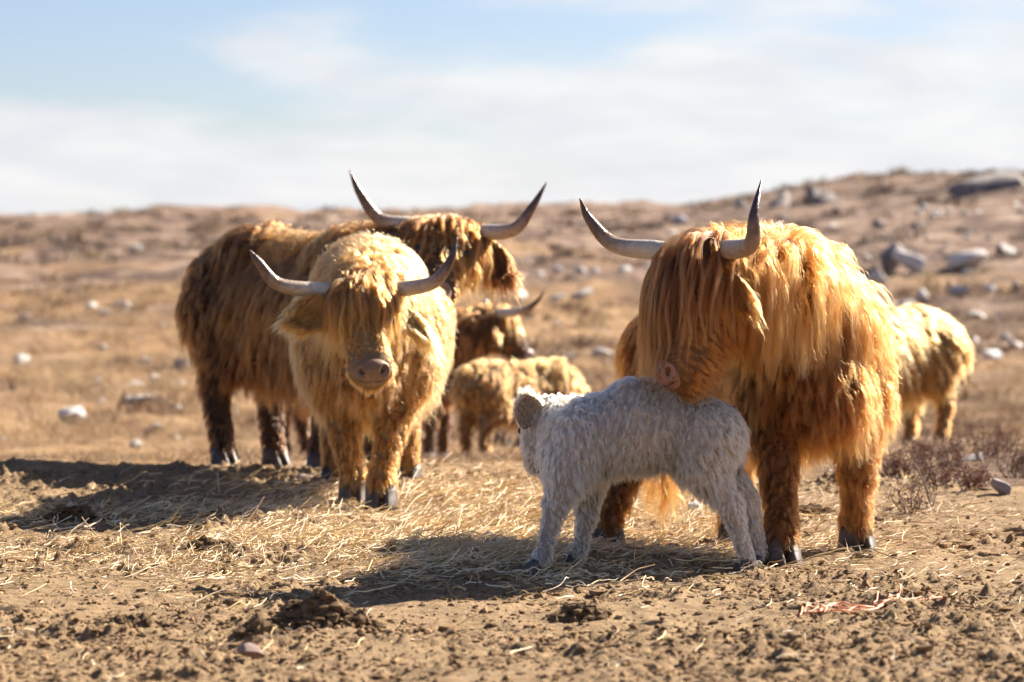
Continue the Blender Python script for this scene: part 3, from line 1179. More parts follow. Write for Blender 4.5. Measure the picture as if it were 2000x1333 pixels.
# --- the tan cow facing the camera
ph = at(706, 570, 11.98)
cow('highland_cow', 'tan long-haired cow facing the camera with a fringe over her eyes', (-.66, 13.3), (-.62, 12.35), 1.01,
    {'fr': foot(692, 985), 'fl': foot(745, 992), 'hr': (-.83, 13.35), 'hl': (-.50, 13.5)},
    ph, (.13, -.50, -.84), (.08, -.85, .5),
    [([at(628, 568, 12.0), at(545, 556, 11.95), at(505, 512, 11.93), at(487, 488, 11.93)], -1),
     ([at(776, 566, 12.0), at(846, 552, 11.9), at(880, 508, 11.88), at(893, 464, 11.9)], 1)],
    ((0.36, 0.112, 0.024), (0.55, 0.225, 0.065), (0.30, 0.10, 0.022)), S_TAN, 12, 5000, 19, 13, 0.00078,
    fur_table(), M_MUZ_PALE, HERD,
    forelock=dict(n=260, M=26, L=.30, col=(0.42, 0.14, 0.027)),
    ears=[dict(side=-1, len=.17, w=.15, axis=(-.9, -.1, .0), face=(0, -1, .1), L=.09, n=700, grav=.6, lift=.35, col=(.46, .18, .045)), dict(side=1, len=.17, axis=(.8, .2, -.5), L=.13)], tail_tip=(-.7, 13.9, .2), horn_r=.036)

# --- the dark brown cow behind it
ph = at(880, 452, 14.25)
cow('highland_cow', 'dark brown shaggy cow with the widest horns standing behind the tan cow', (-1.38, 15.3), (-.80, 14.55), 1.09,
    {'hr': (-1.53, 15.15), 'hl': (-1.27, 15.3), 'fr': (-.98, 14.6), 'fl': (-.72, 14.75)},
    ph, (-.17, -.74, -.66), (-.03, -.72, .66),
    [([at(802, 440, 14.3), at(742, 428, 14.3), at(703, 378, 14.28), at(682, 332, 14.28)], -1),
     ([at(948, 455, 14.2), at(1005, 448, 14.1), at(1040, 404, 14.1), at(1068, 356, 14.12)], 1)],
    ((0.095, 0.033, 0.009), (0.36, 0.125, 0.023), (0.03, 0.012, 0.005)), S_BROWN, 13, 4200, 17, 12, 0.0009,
    fur_table(back=dict(wave=.8, L=.17, tone=1.3), flank=dict(tone=.68), belly=dict(tone=.5), thigh=dict(tone=.5), neck=dict(tone=.85), rump=dict(tone=.7), chest=dict(tone=.6), shoulder=dict(tone=.55)), M_MUZ_BROWN, HERD,  # brown coat; the dark flank and underside tones also have shade painted in
    forelock=dict(n=280, M=24, L=.31, col=(0.27, 0.09, 0.016), R=.145, wave=.4),
    ears=[dict(side=1, len=.14, w=.14, axis=(.85, .1, -.5), face=(.2, -1, .2), L=.13, grav=1.0, n=520, col=(0.085, 0.03, 0.008)), dict(side=-1, len=.18, axis=(-.8, 0, -.5), L=.15)], headscale=1.12, horn_r=.04, rump_up=.09)

# --- the red-brown cow far behind
ph = at(972, 612, 21.9)
cow('highland_cow', 'red-brown horned cow half hidden behind the beige yearling, looking right', (-1.62, 22.2), (-.62, 21.9), 1.03,
    {'hr': (-1.74, 22.0), 'hl': (-1.6, 22.35), 'fr': (-.62, 21.75), 'fl': (-.52, 22.05)},
    ph, (.52, -.12, -.8), (.8, -.2, .5),
    [([at(993, 612, 21.7), at(1026, 606, 21.6), at(1048, 590, 21.55), at(1064, 568, 21.55)], -1),
     ([at(958, 602, 22.1), at(948, 594, 22.25), at(951, 586, 22.3), at(956, 576, 22.3)], 1)],
    ((0.16, 0.046, 0.012), (0.36, 0.115, 0.026), (0.06, 0.022, 0.01)), S_BROWN, 14, 1300, 14, 10, 0.0014,
    fur_table(), M_MUZ_BROWN, HERD, forelock=dict(n=110, M=14, L=.26, col=(0.3, 0.11, 0.026)),
    ears=[dict(side=-1, len=.16, axis=(.1, -.9, -.4), n=90, M=10)], voxel=.03)

# --- the two youngsters
ph = at(1150, 800, 20.45)
cow('calf', 'beige yearling calf seen from behind in front of the red-brown cow', (-.20, 19.75), (.30, 20.15), .65,
    {'hr': (-.17, 19.55), 'hl': (-.30, 19.9), 'fr': (.40, 20.0), 'fl': (.30, 20.35)},
    ph, (.45, .1, -.85), (.8, .2, .5), [],
    ((0.28, 0.098, 0.022), (0.42, 0.165, 0.038), (0.16, 0.06, 0.016)), S_TAN, 15, 1500, 14, 9, 0.0013,
    fur_table(rump=dict(L=.07, clump=.25, wave=.08), flank=dict(L=.08, clump=.25, wave=.06), back=dict(L=.06, clump=.2, wave=.06), belly=dict(L=.07), thigh=dict(L=.06), shoulder=dict(L=.06), neck=dict(L=.07)), M_MUZ_BROWN, HERD, girth=.9,
    ears=[dict(side=1, len=.2, n=80, M=10)], voxel=.03)
ph = at(1660, 640, 18.9)
cow('calf', 'pale cream-gold yearling calf half hidden behind the golden mother cow', (2.84, 19.75), (2.26, 19.25), .90,
    {'hr': (2.78, 19.95), 'hl': (2.95, 19.6), 'fr': (2.2, 19.4), 'fl': (2.36, 19.05)},
    ph, (-.5, -.2, -.8), (-.8, -.3, .5), [],
    ((0.34, 0.118, 0.026), (0.48, 0.20, 0.052)), S_TAN, 16, 1900, 16, 10, 0.0012,
    fur_table(flank=dict(L=.2), rump=dict(L=.17)), M_MUZ_BROWN, HERD,
    ears=[dict(side=1, len=.2, n=80, M=10)], voxel=.03)


# --- the white calf
def white_calf():
    r = np.random.default_rng(21)
    D = 9.76
    q = lambda px, py, dy=0.0: at(px, py, D) + np.array([0, dy, 0])
    origin = np.array([at(1240, 1100, D)[0], D, 0.0])
    root = thing('calf', 'fluffy off-white calf standing broadside under the golden cow', 'calf', origin, HERD)
    c = []
    A = lambda a, b, ra, rb, reg: c.append((a, b, ra, rb, reg))
    A(q(1374, 848), q(1335, 838), .125, .128, 'flank')
    A(q(1335, 838), q(1230, 840), .128, .148, 'flank')
    A(q(1230, 840), q(1140, 862), .148, .138, 'flank')
    A(q(1330, 795), q(1230, 790), .085, .085, 'back')
    A(q(1140, 862), q(1115, 885), .13, .11, 'chest')
    for sg in (1, -1):
        A(q(1140, 850, .06 * sg), q(1110, 920, .075 * sg), .10, .08, 'chest')
        A(q(1385, 850, .07 * sg), q(1365, 900, .08 * sg), .115, .09, 'thigh')
    # neck and head, turned away from the camera
    A(q(1128, 842, .03), q(1086, 828, .13), .11, .085, 'neck')
    A(q(1070, 822, .14), q(1058, 828, .20), .080, .078, 'head')
    A(q(1056, 832, .20), q(1048, 885, .31), .072, .05, 'head')
    A(q(1060, 865, .14), q(1052, 915, .27), .07, .045, 'head')
    A(q(1066, 796, .12), q(1092, 792, .14), .03, .035, 'head')
    # legs
    feet = [((1048, 1113), -.085, 'f'), ((1122, 1114), .085, 'f'), ((1458, 1104), -.07, 'h'), ((1487, 1094), .09, 'h')]
    paths = [[(1108, 925), (1082, 985), (1062, 1075)], [(1150, 930), (1148, 1000), (1134, 1075)], [(1352, 880), (1424, 985), (1452, 1075)], [(1375, 880), (1462, 985), (1483, 1065)]]
    hoofs = []
    for (fp, dy, kind), pp in zip(feet, paths):
        ft = q(fp[0], fp[1], dy); ft[2] = float(gz(ft[0], ft[1]))
        pts = [q(a[0], a[1], dy) for a in pp]
        rr = [.062, .034, .025] if kind == 'f' else [.08, .038, .025]
        A(pts[0], pts[1], rr[0], rr[1], 'thigh'); A(pts[1], pts[2], rr[1], rr[2], 'leg')
        A(pts[2], ft + UP * .03, .028, .028, 'leg')
        hoofs.append(ft)
    for (fp, dy, kind), pp in zip(feet, paths):
        j = q(*pp[1], dy)
        A(j + UP * .012, j - UP * .012, .041, .041, 'leg')
    for ft in hoofs:
        hoof(root, origin, ft + UP * -.006 + np.array([-.012, 0, 0]), (-1, -.25), .50)
    body, v, t, bvh = build_body('body', c, .012, S_WHITE, root, origin, 6)
    tab = fur_table(back=dict(L=.05, lift=.75, coat=.018, spread=.010, clump=.7, frizz=.003, dens=1, wave=.3, grav=.5, back=-.2, tone=1.05),
                    flank=dict(L=.052, lift=.5, coat=.012, spread=.013, clump=.92, frizz=.003, wave=.6, grav=.75, back=.1, tone=.97),
                    chest=dict(L=.05, lift=.5, coat=.012, spread=.010, clump=.75, frizz=.003, wave=.3, grav=.75, tone=1.0),
                    neck=dict(L=.045, lift=.5, coat=.012, spread=.010, clump=.7, frizz=.003, wave=.25, grav=.6, tone=1.02),
                    head=dict(L=.018, lift=.4, coat=.004, spread=.007, clump=.5, frizz=.002, wave=.2, grav=.6, dens=1.2, tone=.86),
                    thigh=dict(L=.05, lift=.5, coat=.012, spread=.009, clump=.75, frizz=.003, wave=.3, grav=.75, tone=.97),
                    leg=dict(L=.022, lift=.45, coat=.004, spread=.007, clump=.6, frizz=.002, wave=.3, grav=.8, dens=1.3, tone=.95))
    coat_layer(root, origin, (v, t, bvh), c, tab, ((0.76, 0.57, 0.39), (0.95, 0.81, 0.63)), 5200, 18, 8, 0.00060, r, np.array([-1.0, 0, 0]), M_CALFHAIR, lowz=.02)
    ear(root, origin, q(1040, 838, .08), np.array([-.10, -.1, .62]), np.array([-.05, -1.0, .1]), .135, .10, S_EAR,
        dict(n=760, M=11, L=.028, grav=.1, rad=.0006, col=(.74, .48, .29), mat=M_CALFHAIR, r=r, bare=.5, lift=.7, spread=.004))
    ear(root, origin, q(1100, 800, .20), np.array([.8, .2, .1]), np.array([0, 1, .2]), .10, .07, S_EAR,
        dict(n=200, M=9, L=.03, grav=.3, rad=.0006, col=(.74, .68, .64), mat=M_CALFHAIR, r=r, bare=.3))
    hd = nrm(np.array([-.12, .8, -.55])); br = nrm(np.array([-.3, .5, .8])); br = nrm(br - hd * (br @ hd))
    muzzle(root, origin, q(1046, 890, .335), hd, np.cross(br, hd), br, .62, M_MUZ_PINK)
    for sg in (1, -1):
        eyeball(root, origin, q(1056, 842, .24) + np.cross(br, hd) * sg * .068, .015)
    # short tail against the rump
    path = spline([q(1428, 800), q(1446, 830, .02), q(1450, 880, .02), q(1446, 930, .02)], 12)
    to = tube('tail', path, np.linspace(.02, .009, 12), 8, S_WHITE, root, origin)


S_EAR, _t, _b = material('inner_ear')
_b.inputs['Base Color'].default_value = (0.24, 0.11, 0.08, 1)
_b.inputs['Roughness'].default_value = 0.8
white_calf()


# ------------------------------------------------------------------ stones
def rock_mesh(seed, sub=3, flat=1.0, cuts=16, lo=.28, hi=.75):
    r = np.random.default_rng(seed)
    v, f = (ICO3 if sub == 3 else ICO4 if sub == 4 else ICO2)
    v = v.copy()
    for _ in range(cuts):
        a = nrm(r.normal(size=3)); dd = lo + (hi - lo) * r.random()
        k = v @ a
        v = np.where((k > dd)[:, None], v - a[None] * (k - dd)[:, None] * .93, v)
    h = fbm(v[:, 0] * 1.3 + v[:, 2] * .7, v[:, 1] * 1.3 - v[:, 2] * .8, .6, 3, seed)
    v = v * (1 + .10 * h)[:, None]
    v[:, 2] *= flat
    me = bpy.data.meshes.new('rock')
    me.from_pydata(v.tolist(), [], f.tolist())
    me.polygons.foreach_set('use_smooth', np.ones(len(f), bool))
    return me


def put_rock(name, me, mat, px, py, w, h, label, group=None, sink=.25, Y=None, rz=None, dz=0.0):
    if Y is None:
        Y = hit(px, py)
    P = at(px, py, Y)
    hw = w * PXM * Y / 2 * 1.22
    hh = h * PXM * Y * 1.2
    o = bpy.data.objects.new(name, me)
    COL.objects.link(o)
    if not me.materials:
        me.materials.append(mat)
    o.material_slots[0].link = 'OBJECT'
    o.material_slots[0].material = mat
    z = float(gz(P[0], P[1]))
    o.scale = (hw, hw * (.7 + .5 * random.random()), hh * .62)
    if 'outcrop' in name:
        o.scale = (hw, hw * .9, hh * 1.6)
    o.location = (P[0], P[1], z + hh * .62 * (1 - sink * 2) + dz)
    o.rotation_euler = (random.uniform(-.15, .15), random.uniform(-.15, .15), random.random() * 6.28) if rz is None else (0, 0, rz)
    o['label'] = label
    o['category'] = 'rock'
    if group:
        o['group'] = group
    return o


RM = [rock_mesh(200 + k) for k in range(9)]
BIG = 'pale boulders lying on the hillside'
named = [
    (145, 832, 76, 62, 'rounded grey boulder with white lichen in the dry grass, left of the brown cow', M_ROCK),
    (288, 716, 46, 28, 'pale grey boulder with a shaded left side, upslope of the pair of low slabs', M_ROCK),
    (38, 716, 46, 30, 'small white-topped boulder at the left edge of the hillside', M_ROCK),
    (270, 762, 66, 18, 'upper of two low grey slabs left of the brown cow', M_ROCK),
    (268, 788, 78, 18, 'lower, longer of two low grey slabs left of the brown cow', M_ROCK),
    (298, 846, 48, 20, 'flat white stone in short grass nearest the brown cow', M_ROCK),
    (262, 500, 46, 30, 'high boulder beside a dark hollow under the left skyline', M_ROCK),
    (236, 604, 56, 20, 'broad whitish slab halfway up the left hillside', M_ROCK),
    (180, 604, 34, 16, 'small pale slab just left of the broad whitish slab', M_ROCK),
    (352, 728, 44, 44, 'dark boulder against the rump of the brown cow', M_DARKROCK),
    (346, 756, 60, 18, 'flat grey stone under the dark boulder by the brown cow', M_ROCK),
    (346, 806, 28, 18, 'small pale stone low in the grass behind the brown cow', M_ROCK),
    (1008, 592, 58, 34, 'grey boulder with a shaded left face above the red-brown cow horn', M_ROCK),
    (1090, 590, 40, 18, 'bluish white stone right of the red-brown cow horn', M_ROCK),
    (1138, 580, 46, 18, 'pale flat stone between the two horned cows', M_ROCK),
    (1218, 538, 42, 24, 'pale boulder nearest the fringe of the golden cow', M_ROCK),
    (1134, 535, 28, 18, 'small round pale boulder left of the one by the golden fringe', M_ROCK),
    (1085, 535, 36, 16, 'low grey stone under the left horn tip of the golden cow', M_ROCK),
    (1176, 698, 50, 26, 'smooth white stone on the slope above the calf back', M_ROCK),
    (1178, 655, 46, 16, 'dull flat stone upslope of the smooth white stone', M_ROCK),
    (1128, 760, 30, 24, 'pale stone poking out behind the beige yearling', M_ROCK),
    (1738, 524, 60, 62, 'dark-faced half of the large split boulder right of the golden cow', M_DARKROCK),
    (1778, 528, 72, 46, 'pale half of the large split boulder right of the golden cow', M_ROCK),
    (1880, 524, 84, 46, 'wedge-shaped pale boulder right of the large split boulder', M_ROCK),
    (1802, 592, 44, 36, 'round pale boulder just above the pale yearling', M_ROCK),
    (1870, 580, 56, 30, 'double-topped pale boulder right of the round one', M_ROCK),
    (1712, 560, 44, 40, 'pale boulder showing at the shoulder of the golden cow', M_ROCK),
    (1768, 604, 44, 26, 'grey boulder peeping over the back of the pale yearling', M_ROCK),
    (1936, 710, 62, 42, 'white-capped rock with a dark face right of the pale yearling', M_ROCK),
    (1966, 668, 28, 20, 'small white stone above the white-capped rock', M_ROCK),
    (1905, 624, 60, 18, 'long low pale slab behind the rump of the pale yearling', M_ROCK),
    (1985, 580, 44, 36, 'dark boulder at the right edge of the hillside', M_DARKROCK),
    (1960, 505, 60, 36, 'pale boulder high at the right edge', M_ROCK),
]
for k, (px, py, w, h, lab, mt) in enumerate(named):
    put_rock('rock', RM[k % 9], mt, px, py, w, h, lab, BIG, sink=.26)
put_rock('rock_outcrop', rock_mesh(301, 4, 1, 16), M_DARKROCK, 1610, 398, 150, 30, 'long dark rock outcrop on the left shoulder of the hill', None, sink=.55, rz=0)
put_rock('rock_outcrop', rock_mesh(302, 4, 1, 16), M_DARKROCK, 1900, 376, 170, 38, 'slanting grey rock outcrop on top of the right hill', None, sink=.55, rz=.1)
put_rock('rock_outcrop', rock_mesh(303, 4, 1, 16), M_DARKROCK, 1520, 410, 80, 24, 'small dark outcrop behind the right horn of the golden cow', None, sink=.55, rz=0)
put_rock('stone', RM[3], M_REDROCK, 490, 1288, 56, 30, 'smooth reddish stone lying in the bare earth in front of the dung heap', None, sink=.2)
put_rock('stone', RM[4], M_DARKROCK, 1958, 976, 42, 40, 'grey-brown stone among the heather at the right edge', None, sink=.15)
put_rock('stone', RM[5], M_ROCK, 910, 926, 34, 20, 'white stone on the straw behind the tan cow', None, sink=.15)
put_rock('stone', RM[6], M_REDROCK, 588, 948, 56, 26, 'dark stone in the shadow beside the tan cow', None, sink=.2)
put_rock('stone', RM[7], M_ROCK, 1905, 902, 74, 16, 'flat pale stone in the heather right of the golden cow', None, sink=.2)
put_rock('stone', RM[2], M_ROCK, 1360, 1002, 38, 22, 'pale stone under the golden cow between her legs', None, sink=.2)
# the many small ones
LEFT_G, RIGHT_G, FAR_G = 'small stones strewn over the left slope', 'small stones strewn over the right slope', 'stones on the far hill'
for k in range(250):
    u = random.random()
    if u < .28:
        px, py, gr = random.uniform(0, 720), random.uniform(470, 880), LEFT_G
        lab = 'small pale stone strewn in the grass of the left slope'
        w = 8 + 24 * random.random() ** 2
    elif u < .60:
        px, py, gr = random.uniform(950, 2000), random.uniform(520, 720), RIGHT_G
        lab = 'small pale stone strewn in the grass of the right slope'
        w = 8 + 26 * random.random() ** 2
    else:
        px, py, gr = random.uniform(1300, 2000) if random.random() < .7 else random.uniform(900, 2000), random.uniform(405, 515), FAR_G
        lab = 'small grey stone strewn over the far hill'
        w = 9 + 30 * random.random() ** 2
        if py < np.interp(px, SKY_X, SKY_Y) + 8:
            py = np.interp(px, SKY_X, SKY_Y) + random.uniform(8, 70)
    put_rock('rock', RM[k % 9], M_ROCK if (gr != FAR_G or random.random() < .6) else M_DARKROCK, px, py, w, w * random.uniform(.4, .75), lab, gr, sink=.26)

# ------------------------------------------------------------------ soil clods, dung
def blob_heap(n, pos_fn, size_fn, seed):
    r = np.random.default_rng(seed)
    bm = bmesh.new()
    bmesh.ops.create_icosphere(bm, subdivisions=1, radius=1.0)
    v0 = np.array([q.co[:] for q in bm.verts]); f0 = np.array([[q.index for q in p.verts] for p in bm.faces])
    bm.free()
    P = pos_fn(n, r)
    n = len(P)
    s = size_fn(n, r)
    jit = 1 + 1.0 * (r.random((n, len(v0), 1)) - .5)
    an = np.stack([.8 + .6 * r.random(n), .8 + .6 * r.random(n), .5 + .4 * r.random(n)], 1)
    a = r.random(n) * 6.283
    Vv = v0[None] * jit * an[:, None, :] * s[:, None, None]
    ca, sa = np.cos(a)[:, None], np.sin(a)[:, None]
    Vx = Vv[..., 0] * ca - Vv[..., 1] * sa
    Vy = Vv[..., 0] * sa + Vv[..., 1] * ca
    Vv = np.stack([Vx, Vy, Vv[..., 2]], -1) + P[:, None, :]
    Ff = f0[None] + (np.arange(n) * len(v0))[:, None, None]
    return Vv.reshape(-1, 3), Ff.reshape(-1, 3)


def clod_pos(n, r):
    y = 6.8 + (15.2 - 6.8) * r.random(n) ** 1.2
    x = (r.random(n) * 2 - 1) * (.19 * y + .2)
    w = smooth(-.35, .4, fbm(x, y, .9, 2, 51)) * .85 + .15
    w = w * (0.4 + 0.6 * smooth(10.6, 9.2, y) + .6 * smooth(12.8, 14, y)) * soilmask(x, y)
    k = r.random(n) < w
    x, y = x[k], y[k]
    return np.stack([x, y, gzd(x, y) + .002], 1)


Vc, Fc = blob_heap(42000, clod_pos, lambda n, r: .003 + .009 * r.random(n) ** 3 + .018 * (r.random(n) < .015) * r.random(n), 5)
o = fast_mesh('soil_clods', Vc, Fc, M_CLOD, False)
o['kind'] = 'stuff'
o['label'] = 'loose crumbs and clods of trampled earth'


def dung(px, py, wpx, hpx, label, n, seed, name='dung_heap'):
    Y = hit(px, py)
    P0 = at(px, py, Y)
    rx = wpx * PXM * Y / 2
    hz_ = hpx * PXM * Y

    def pos(n, r):
        a = r.normal(size=n) * .45; b = r.normal(size=n) * .4
        x = P0[0] + rx * a; y = P0[1] + rx * .7 * b
        bump = hz_ * np.exp(-(a * a + b * b) / .5) * (.55 + .6 * vnoise(x * 22, y * 22, seed))
        return np.stack([x, y, gzd(x, y) + bump * (.5 + .5 * r.random(n))], 1)
    Vv, Ff = blob_heap(n, pos, lambda n, r: .005 + .016 * r.random(n) ** 2, seed)
    o = fast_mesh(name, Vv - P0, Ff, M_DUNG, False)
    o.location = P0
    o['label'] = label
    o['category'] = 'dung'
    return o


dung(620, 1232, 215, 62, 'largest crumbly brown dung heap at the tip of the calf shadow', 900, 31)
dung(250, 1232, 110, 24, 'small crumbly dung heap left of the largest heap', 260, 32)
dung(505, 1250, 90, 26, 'low dung clump between the largest heap and the reddish stone', 200, 33)
dung(150, 1024, 110, 36, 'reddish dung heap at the edge of the left shadow', 320, 34)
dung(1130, 1208, 110, 26, 'dark dung clump below the calf legs in the foreground', 220, 35)
dung(1590, 1012, 90, 26, 'dark clod heap between the front legs of the golden cow', 220, 36)
dung(400, 1078, 100, 22, 'dark dung patch lying in the straw below the tan cow shadow', 220, 37)

# ------------------------------------------------------------------ straw
def straw_field():
    r = np.random.default_rng(41)
    pts = []
    blobs = [(-.45, 11.6, .75, .9, 9000), (.15, 11.0, .7, .8, 6500), (-.35, 10.2, .8, .55, 4200), (-1.2, 10.6, .7, .6, 1000), (.05, 12.6, .8, .8, 5200), (1.0, 12.0, .9, .6, 900), (2.75, 16.9, .55, .9, 3600), (-.25, 9.75, .35, .3, 900)]
    for (cx, cy, sx, sy, n) in blobs:
        pts.append(np.stack([cx + sx * r.normal(size=n), cy + sy * r.normal(size=n)], 1))
    n = 1500
    y = 7 + 8 * r.random(n)
    pts.append(np.stack([(r.random(n) * 2 - 1) * .2 * y, y], 1))
    P = np.concatenate(pts)
    P = P[(P[:, 1] > 6.8) & (P[:, 1] < 19)]
    w = .25 + .75 * smooth(-.3, .3, fbm(P[:, 0], P[:, 1], .45, 2, 301))
    P = P[r.random(len(P)) < w]
    n = len(P)
    K = 6
    L = .03 + .13 * r.random(n) ** 1.8
    a = r.normal(size=n) * .9 + (r.random(n) < .25) * 1.2
    bend = r.normal(size=n) * .55 * (1 + 2 * (r.random(n) < .08))
    T = np.linspace(-.5, .5, K)
    ang = a[:, None] + bend[:, None] * T
    st = L[:, None] / (K - 1)
    x = P[:, 0:1] + np.cumsum(np.cos(ang) * st, 1) - L[:, None] / 2 * np.cos(a)[:, None]
    yy = P[:, 1:2] + np.cumsum(np.sin(ang) * st, 1)
    tilt = np.abs(r.normal(size=n)) * .16
    z = gzd(x.ravel(), yy.ravel()).reshape(n, K)
    z = z * .6 + z.max(1, keepdims=True) * .4 + .003 + .012 * r.random((n, 1)) + (T[None] + .5) * (tilt * L)[:, None] * 2 * r.random((n, 1))
    C = np.stack([x, yy, z], -1)
    R = (.0008 + .0014 * r.random((n, 1)) ** 2) * np.ones((1, K))
    pal = np.array([(.64, .46, .25), (.72, .56, .35), (.50, .33, .16), (.58, .43, .19), (.78, .65, .46)])
    tint = pal[r.integers(0, 5, n)] * (.85 + .45 * r.random((n, 1)))
    o = make_curves('straw', C, R, tint, M_STRAW)
    o['label'] = 'loose pale straw strewn over the trampled earth'


straw_field()

# ------------------------------------------------------------------ moor grass
def moor_grass():
    r = np.random.default_rng(51)
    n = 5200
    y = 15.2 + 60 * r.random(n) ** 2.0
    x = (r.random(n) * 2 - 1) * (.21 * y + .6)
    s = soilmask(x, y)
    k = (r.random(n) > s) & ~((x > .9) & (y < 16.2))
    x, y = x[k], y[k]
    n = len(x)
    x, y = x[y > 16.4], y[y > 16.4]
    n = len(x)
    B = 15
    K = 4
    cx = x[:, None] + r.normal(size=(n, B)) * .07 * (1 + y / 40)[:, None]
    cy = y[:, None] + r.normal(size=(n, B)) * .07 * (1 + y / 40)[:, None]
    H = (.07 + .12 * r.random((n, 1))) * (.6 + .6 * r.random((n, B))) * (.5 + 1.3 * smooth(18, 40, y))[:, None]
    lean = r.normal(size=(n, B, 2)) * .55 + np.array([-.25, 0])
    T = np.linspace(0, 1, K)
    z0 = gzd(cx.ravel(), cy.ravel()).reshape(n, B) - .01
    X_ = cx[..., None] + lean[..., 0:1] * H[..., None] * T ** 1.6
    Y_ = cy[..., None] + lean[..., 1:2] * H[..., None] * T ** 1.6
    Z_ = z0[..., None] + H[..., None] * (T - .25 * T * T)
    C = np.stack([X_, Y_, Z_], -1).reshape(-1, K, 3)
    rad = (.0016 + .00008 * y)[:, None, None] * (1 - .8 * T) * np.ones((1, B, 1))
    c0 = np.array([(.42, .275, .135), (.48, .345, .19), (.31, .19, .095), (.20, .11, .06)])
    hm = smooth(-.2, .3, fbm(x, y, 3.0, 2, 331))
    ci = np.where(r.random(n) < .25 + .3 * hm, r.integers(2, 4, n), r.integers(0, 2, n))
    tint = np.repeat(c0[ci] * (.8 + .4 * r.random((n, 1))), B, 0)
    o = make_curves('moor_grass', C, rad.reshape(-1, K), tint, M_GRASS)
    o['label'] = 'tawny dry tussock grass covering the moor'


moor_grass()


def moor_tufts():
    r = np.random.default_rng(57)
    n = 5600
    y = 24 + 122 * r.random(n) ** 1.1
    x = (r.random(n) * 2 - 1) * (.2 * y + 1)
    w = smooth(-.25, .3, fbm(x, y, 6.0, 3, 351)) * (.35 + .65 * smooth(30, 90, y))
    k = r.random(n) < w
    x, y = x[k], y[k]
    n = len(x); B = 14; K = 3
    sc = (.10 + .20 * r.random(n) ** 2) * (1 + .35 * smooth(50, 120, y))
    cx = x[:, None] + r.normal(size=(n, B)) * sc[:, None] * .8
    cy = y[:, None] + r.normal(size=(n, B)) * sc[:, None] * .8
    H = sc[:, None] * (.45 + .6 * r.random((n, B)))
    T = np.linspace(0, 1, K)
    z0 = gzd(cx.ravel(), cy.ravel()).reshape(n, B) - .03
    lean = r.normal(size=(n, B, 2)) * .5
    C = np.stack([cx[..., None] + lean[..., 0:1] * H[..., None] * T, cy[..., None] + lean[..., 1:2] * H[..., None] * T, z0[..., None] + H[..., None] * T], -1).reshape(-1, K, 3)
    rad = (sc * .11)[:, None, None] * (1 - .75 * T) * np.ones((1, B, 1))
    c0 = np.array([(.17, .10, .065), (.22, .14, .095), (.30, .20, .12), (.42, .31, .18), (.11, .07, .05)])
    tint = np.repeat(c0[r.integers(0, 5, n)] * (.8 + .4 * r.random((n, 1))), B, 0)
    o = make_curves('moor_heather', C, rad.reshape(-1, K), tint, M_GRASS)
    o['label'] = 'dark brown heather and rough tussocks mottling the hillside'


moor_tufts()

# ------------------------------------------------------------------ heather
M_TWIG, _t, _b = material('heather_twig')
lk(_t, ramp(_t, noise(_t, 40, 3), [(.3, (.10, .065, .05)), (.7, (.26, .19, .155))]), _b.inputs['Base Color'])
_b.inputs['Roughness'].default_value = .9
M_HEATH, _t, _b = material('heather_leaf')
lk(_t, ramp(_t, noise(_t, 25, 3), [(.3, (.10, .042, .028)), (.55, (.22, .10, .065)), (.75, (.30, .17, .10))]), _b.inputs['Base Color'])
_b.inputs['Roughness'].default_value = .9


def heather(px, py, hpx, label, seed, wide=1.2, n_stems=16, leaf=70):
    r = np.random.default_rng(seed)
    Y = hit(px, py)
    P = at(px, py, Y)
    P[2] = float(gzd(P[0], P[1]))
    h = hpx * PXM * Y
    root = thing('heather_shrub', label, 'heather shrub', P, 'heather shrubs behind the golden cow')
    SV, SF, LV, LF = [], [], [], []
    so_, lo_ = 0, 0

    def stem(a, b, r0, r1):
        nonlocal so_
        pts = spline([a, (a + b) / 2 + r.normal(size=3) * .1 * np.linalg.norm(b - a), b], 6)
        for i, q in enumerate(pts):
            rr = r0 + (r1 - r0) * i / 5
            for k in range(4):
                an = k * math.pi / 2
                SV.append(q + rr * np.array([math.cos(an), math.sin(an), 0]))
        for i in range(5):
            for k in range(4):
                SF.append([so_ + i * 4 + k, so_ + i * 4 + (k + 1) % 4, so_ + i * 4 + 4 + (k + 1) % 4, so_ + i * 4 + 4 + k])
        so_ += 24
        return pts
    for i in range(n_stems):
        an = r.random() * 6.283
        rad_ = wide * h * (.15 + .75 * r.random())
        base = np.array([math.cos(an), math.sin(an), 0]) * rad_ * .35
        tip = np.array([math.cos(an) * rad_, math.sin(an) * rad_, h * (.55 + .5 * r.random())])
        pts = stem(base - UP * .02, tip, .0035, .0015)
        for j in range(4):
            q = pts[r.integers(2, 6)]
            e = q + nrm(r.normal(size=3) + UP * 1.2) * h * (.2 + .25 * r.random())
            tw = stem(q, e, .0018, .0008)
            for k in range(leaf // 4):
                c = tw[r.integers(1, 6)] + r.normal(size=3) * .010
                a1 = nrm(r.normal(size=3)) * (.005 + .006 * r.random()); b1 = nrm(np.cross(a1, r.normal(size=3))) * .0028
                LV.extend([c - b1, c + b1, c + a1 + b1 * .3, c + a1 - b1 * .3])
                LF.append([lo_, lo_ + 1, lo_ + 2, lo_ + 3]); lo_ += 4
    mesh_obj('stem', SV, SF, M_TWIG, root)
    lo = mesh_obj('foliage', LV, LF, M_HEATH, root, False)
    return root


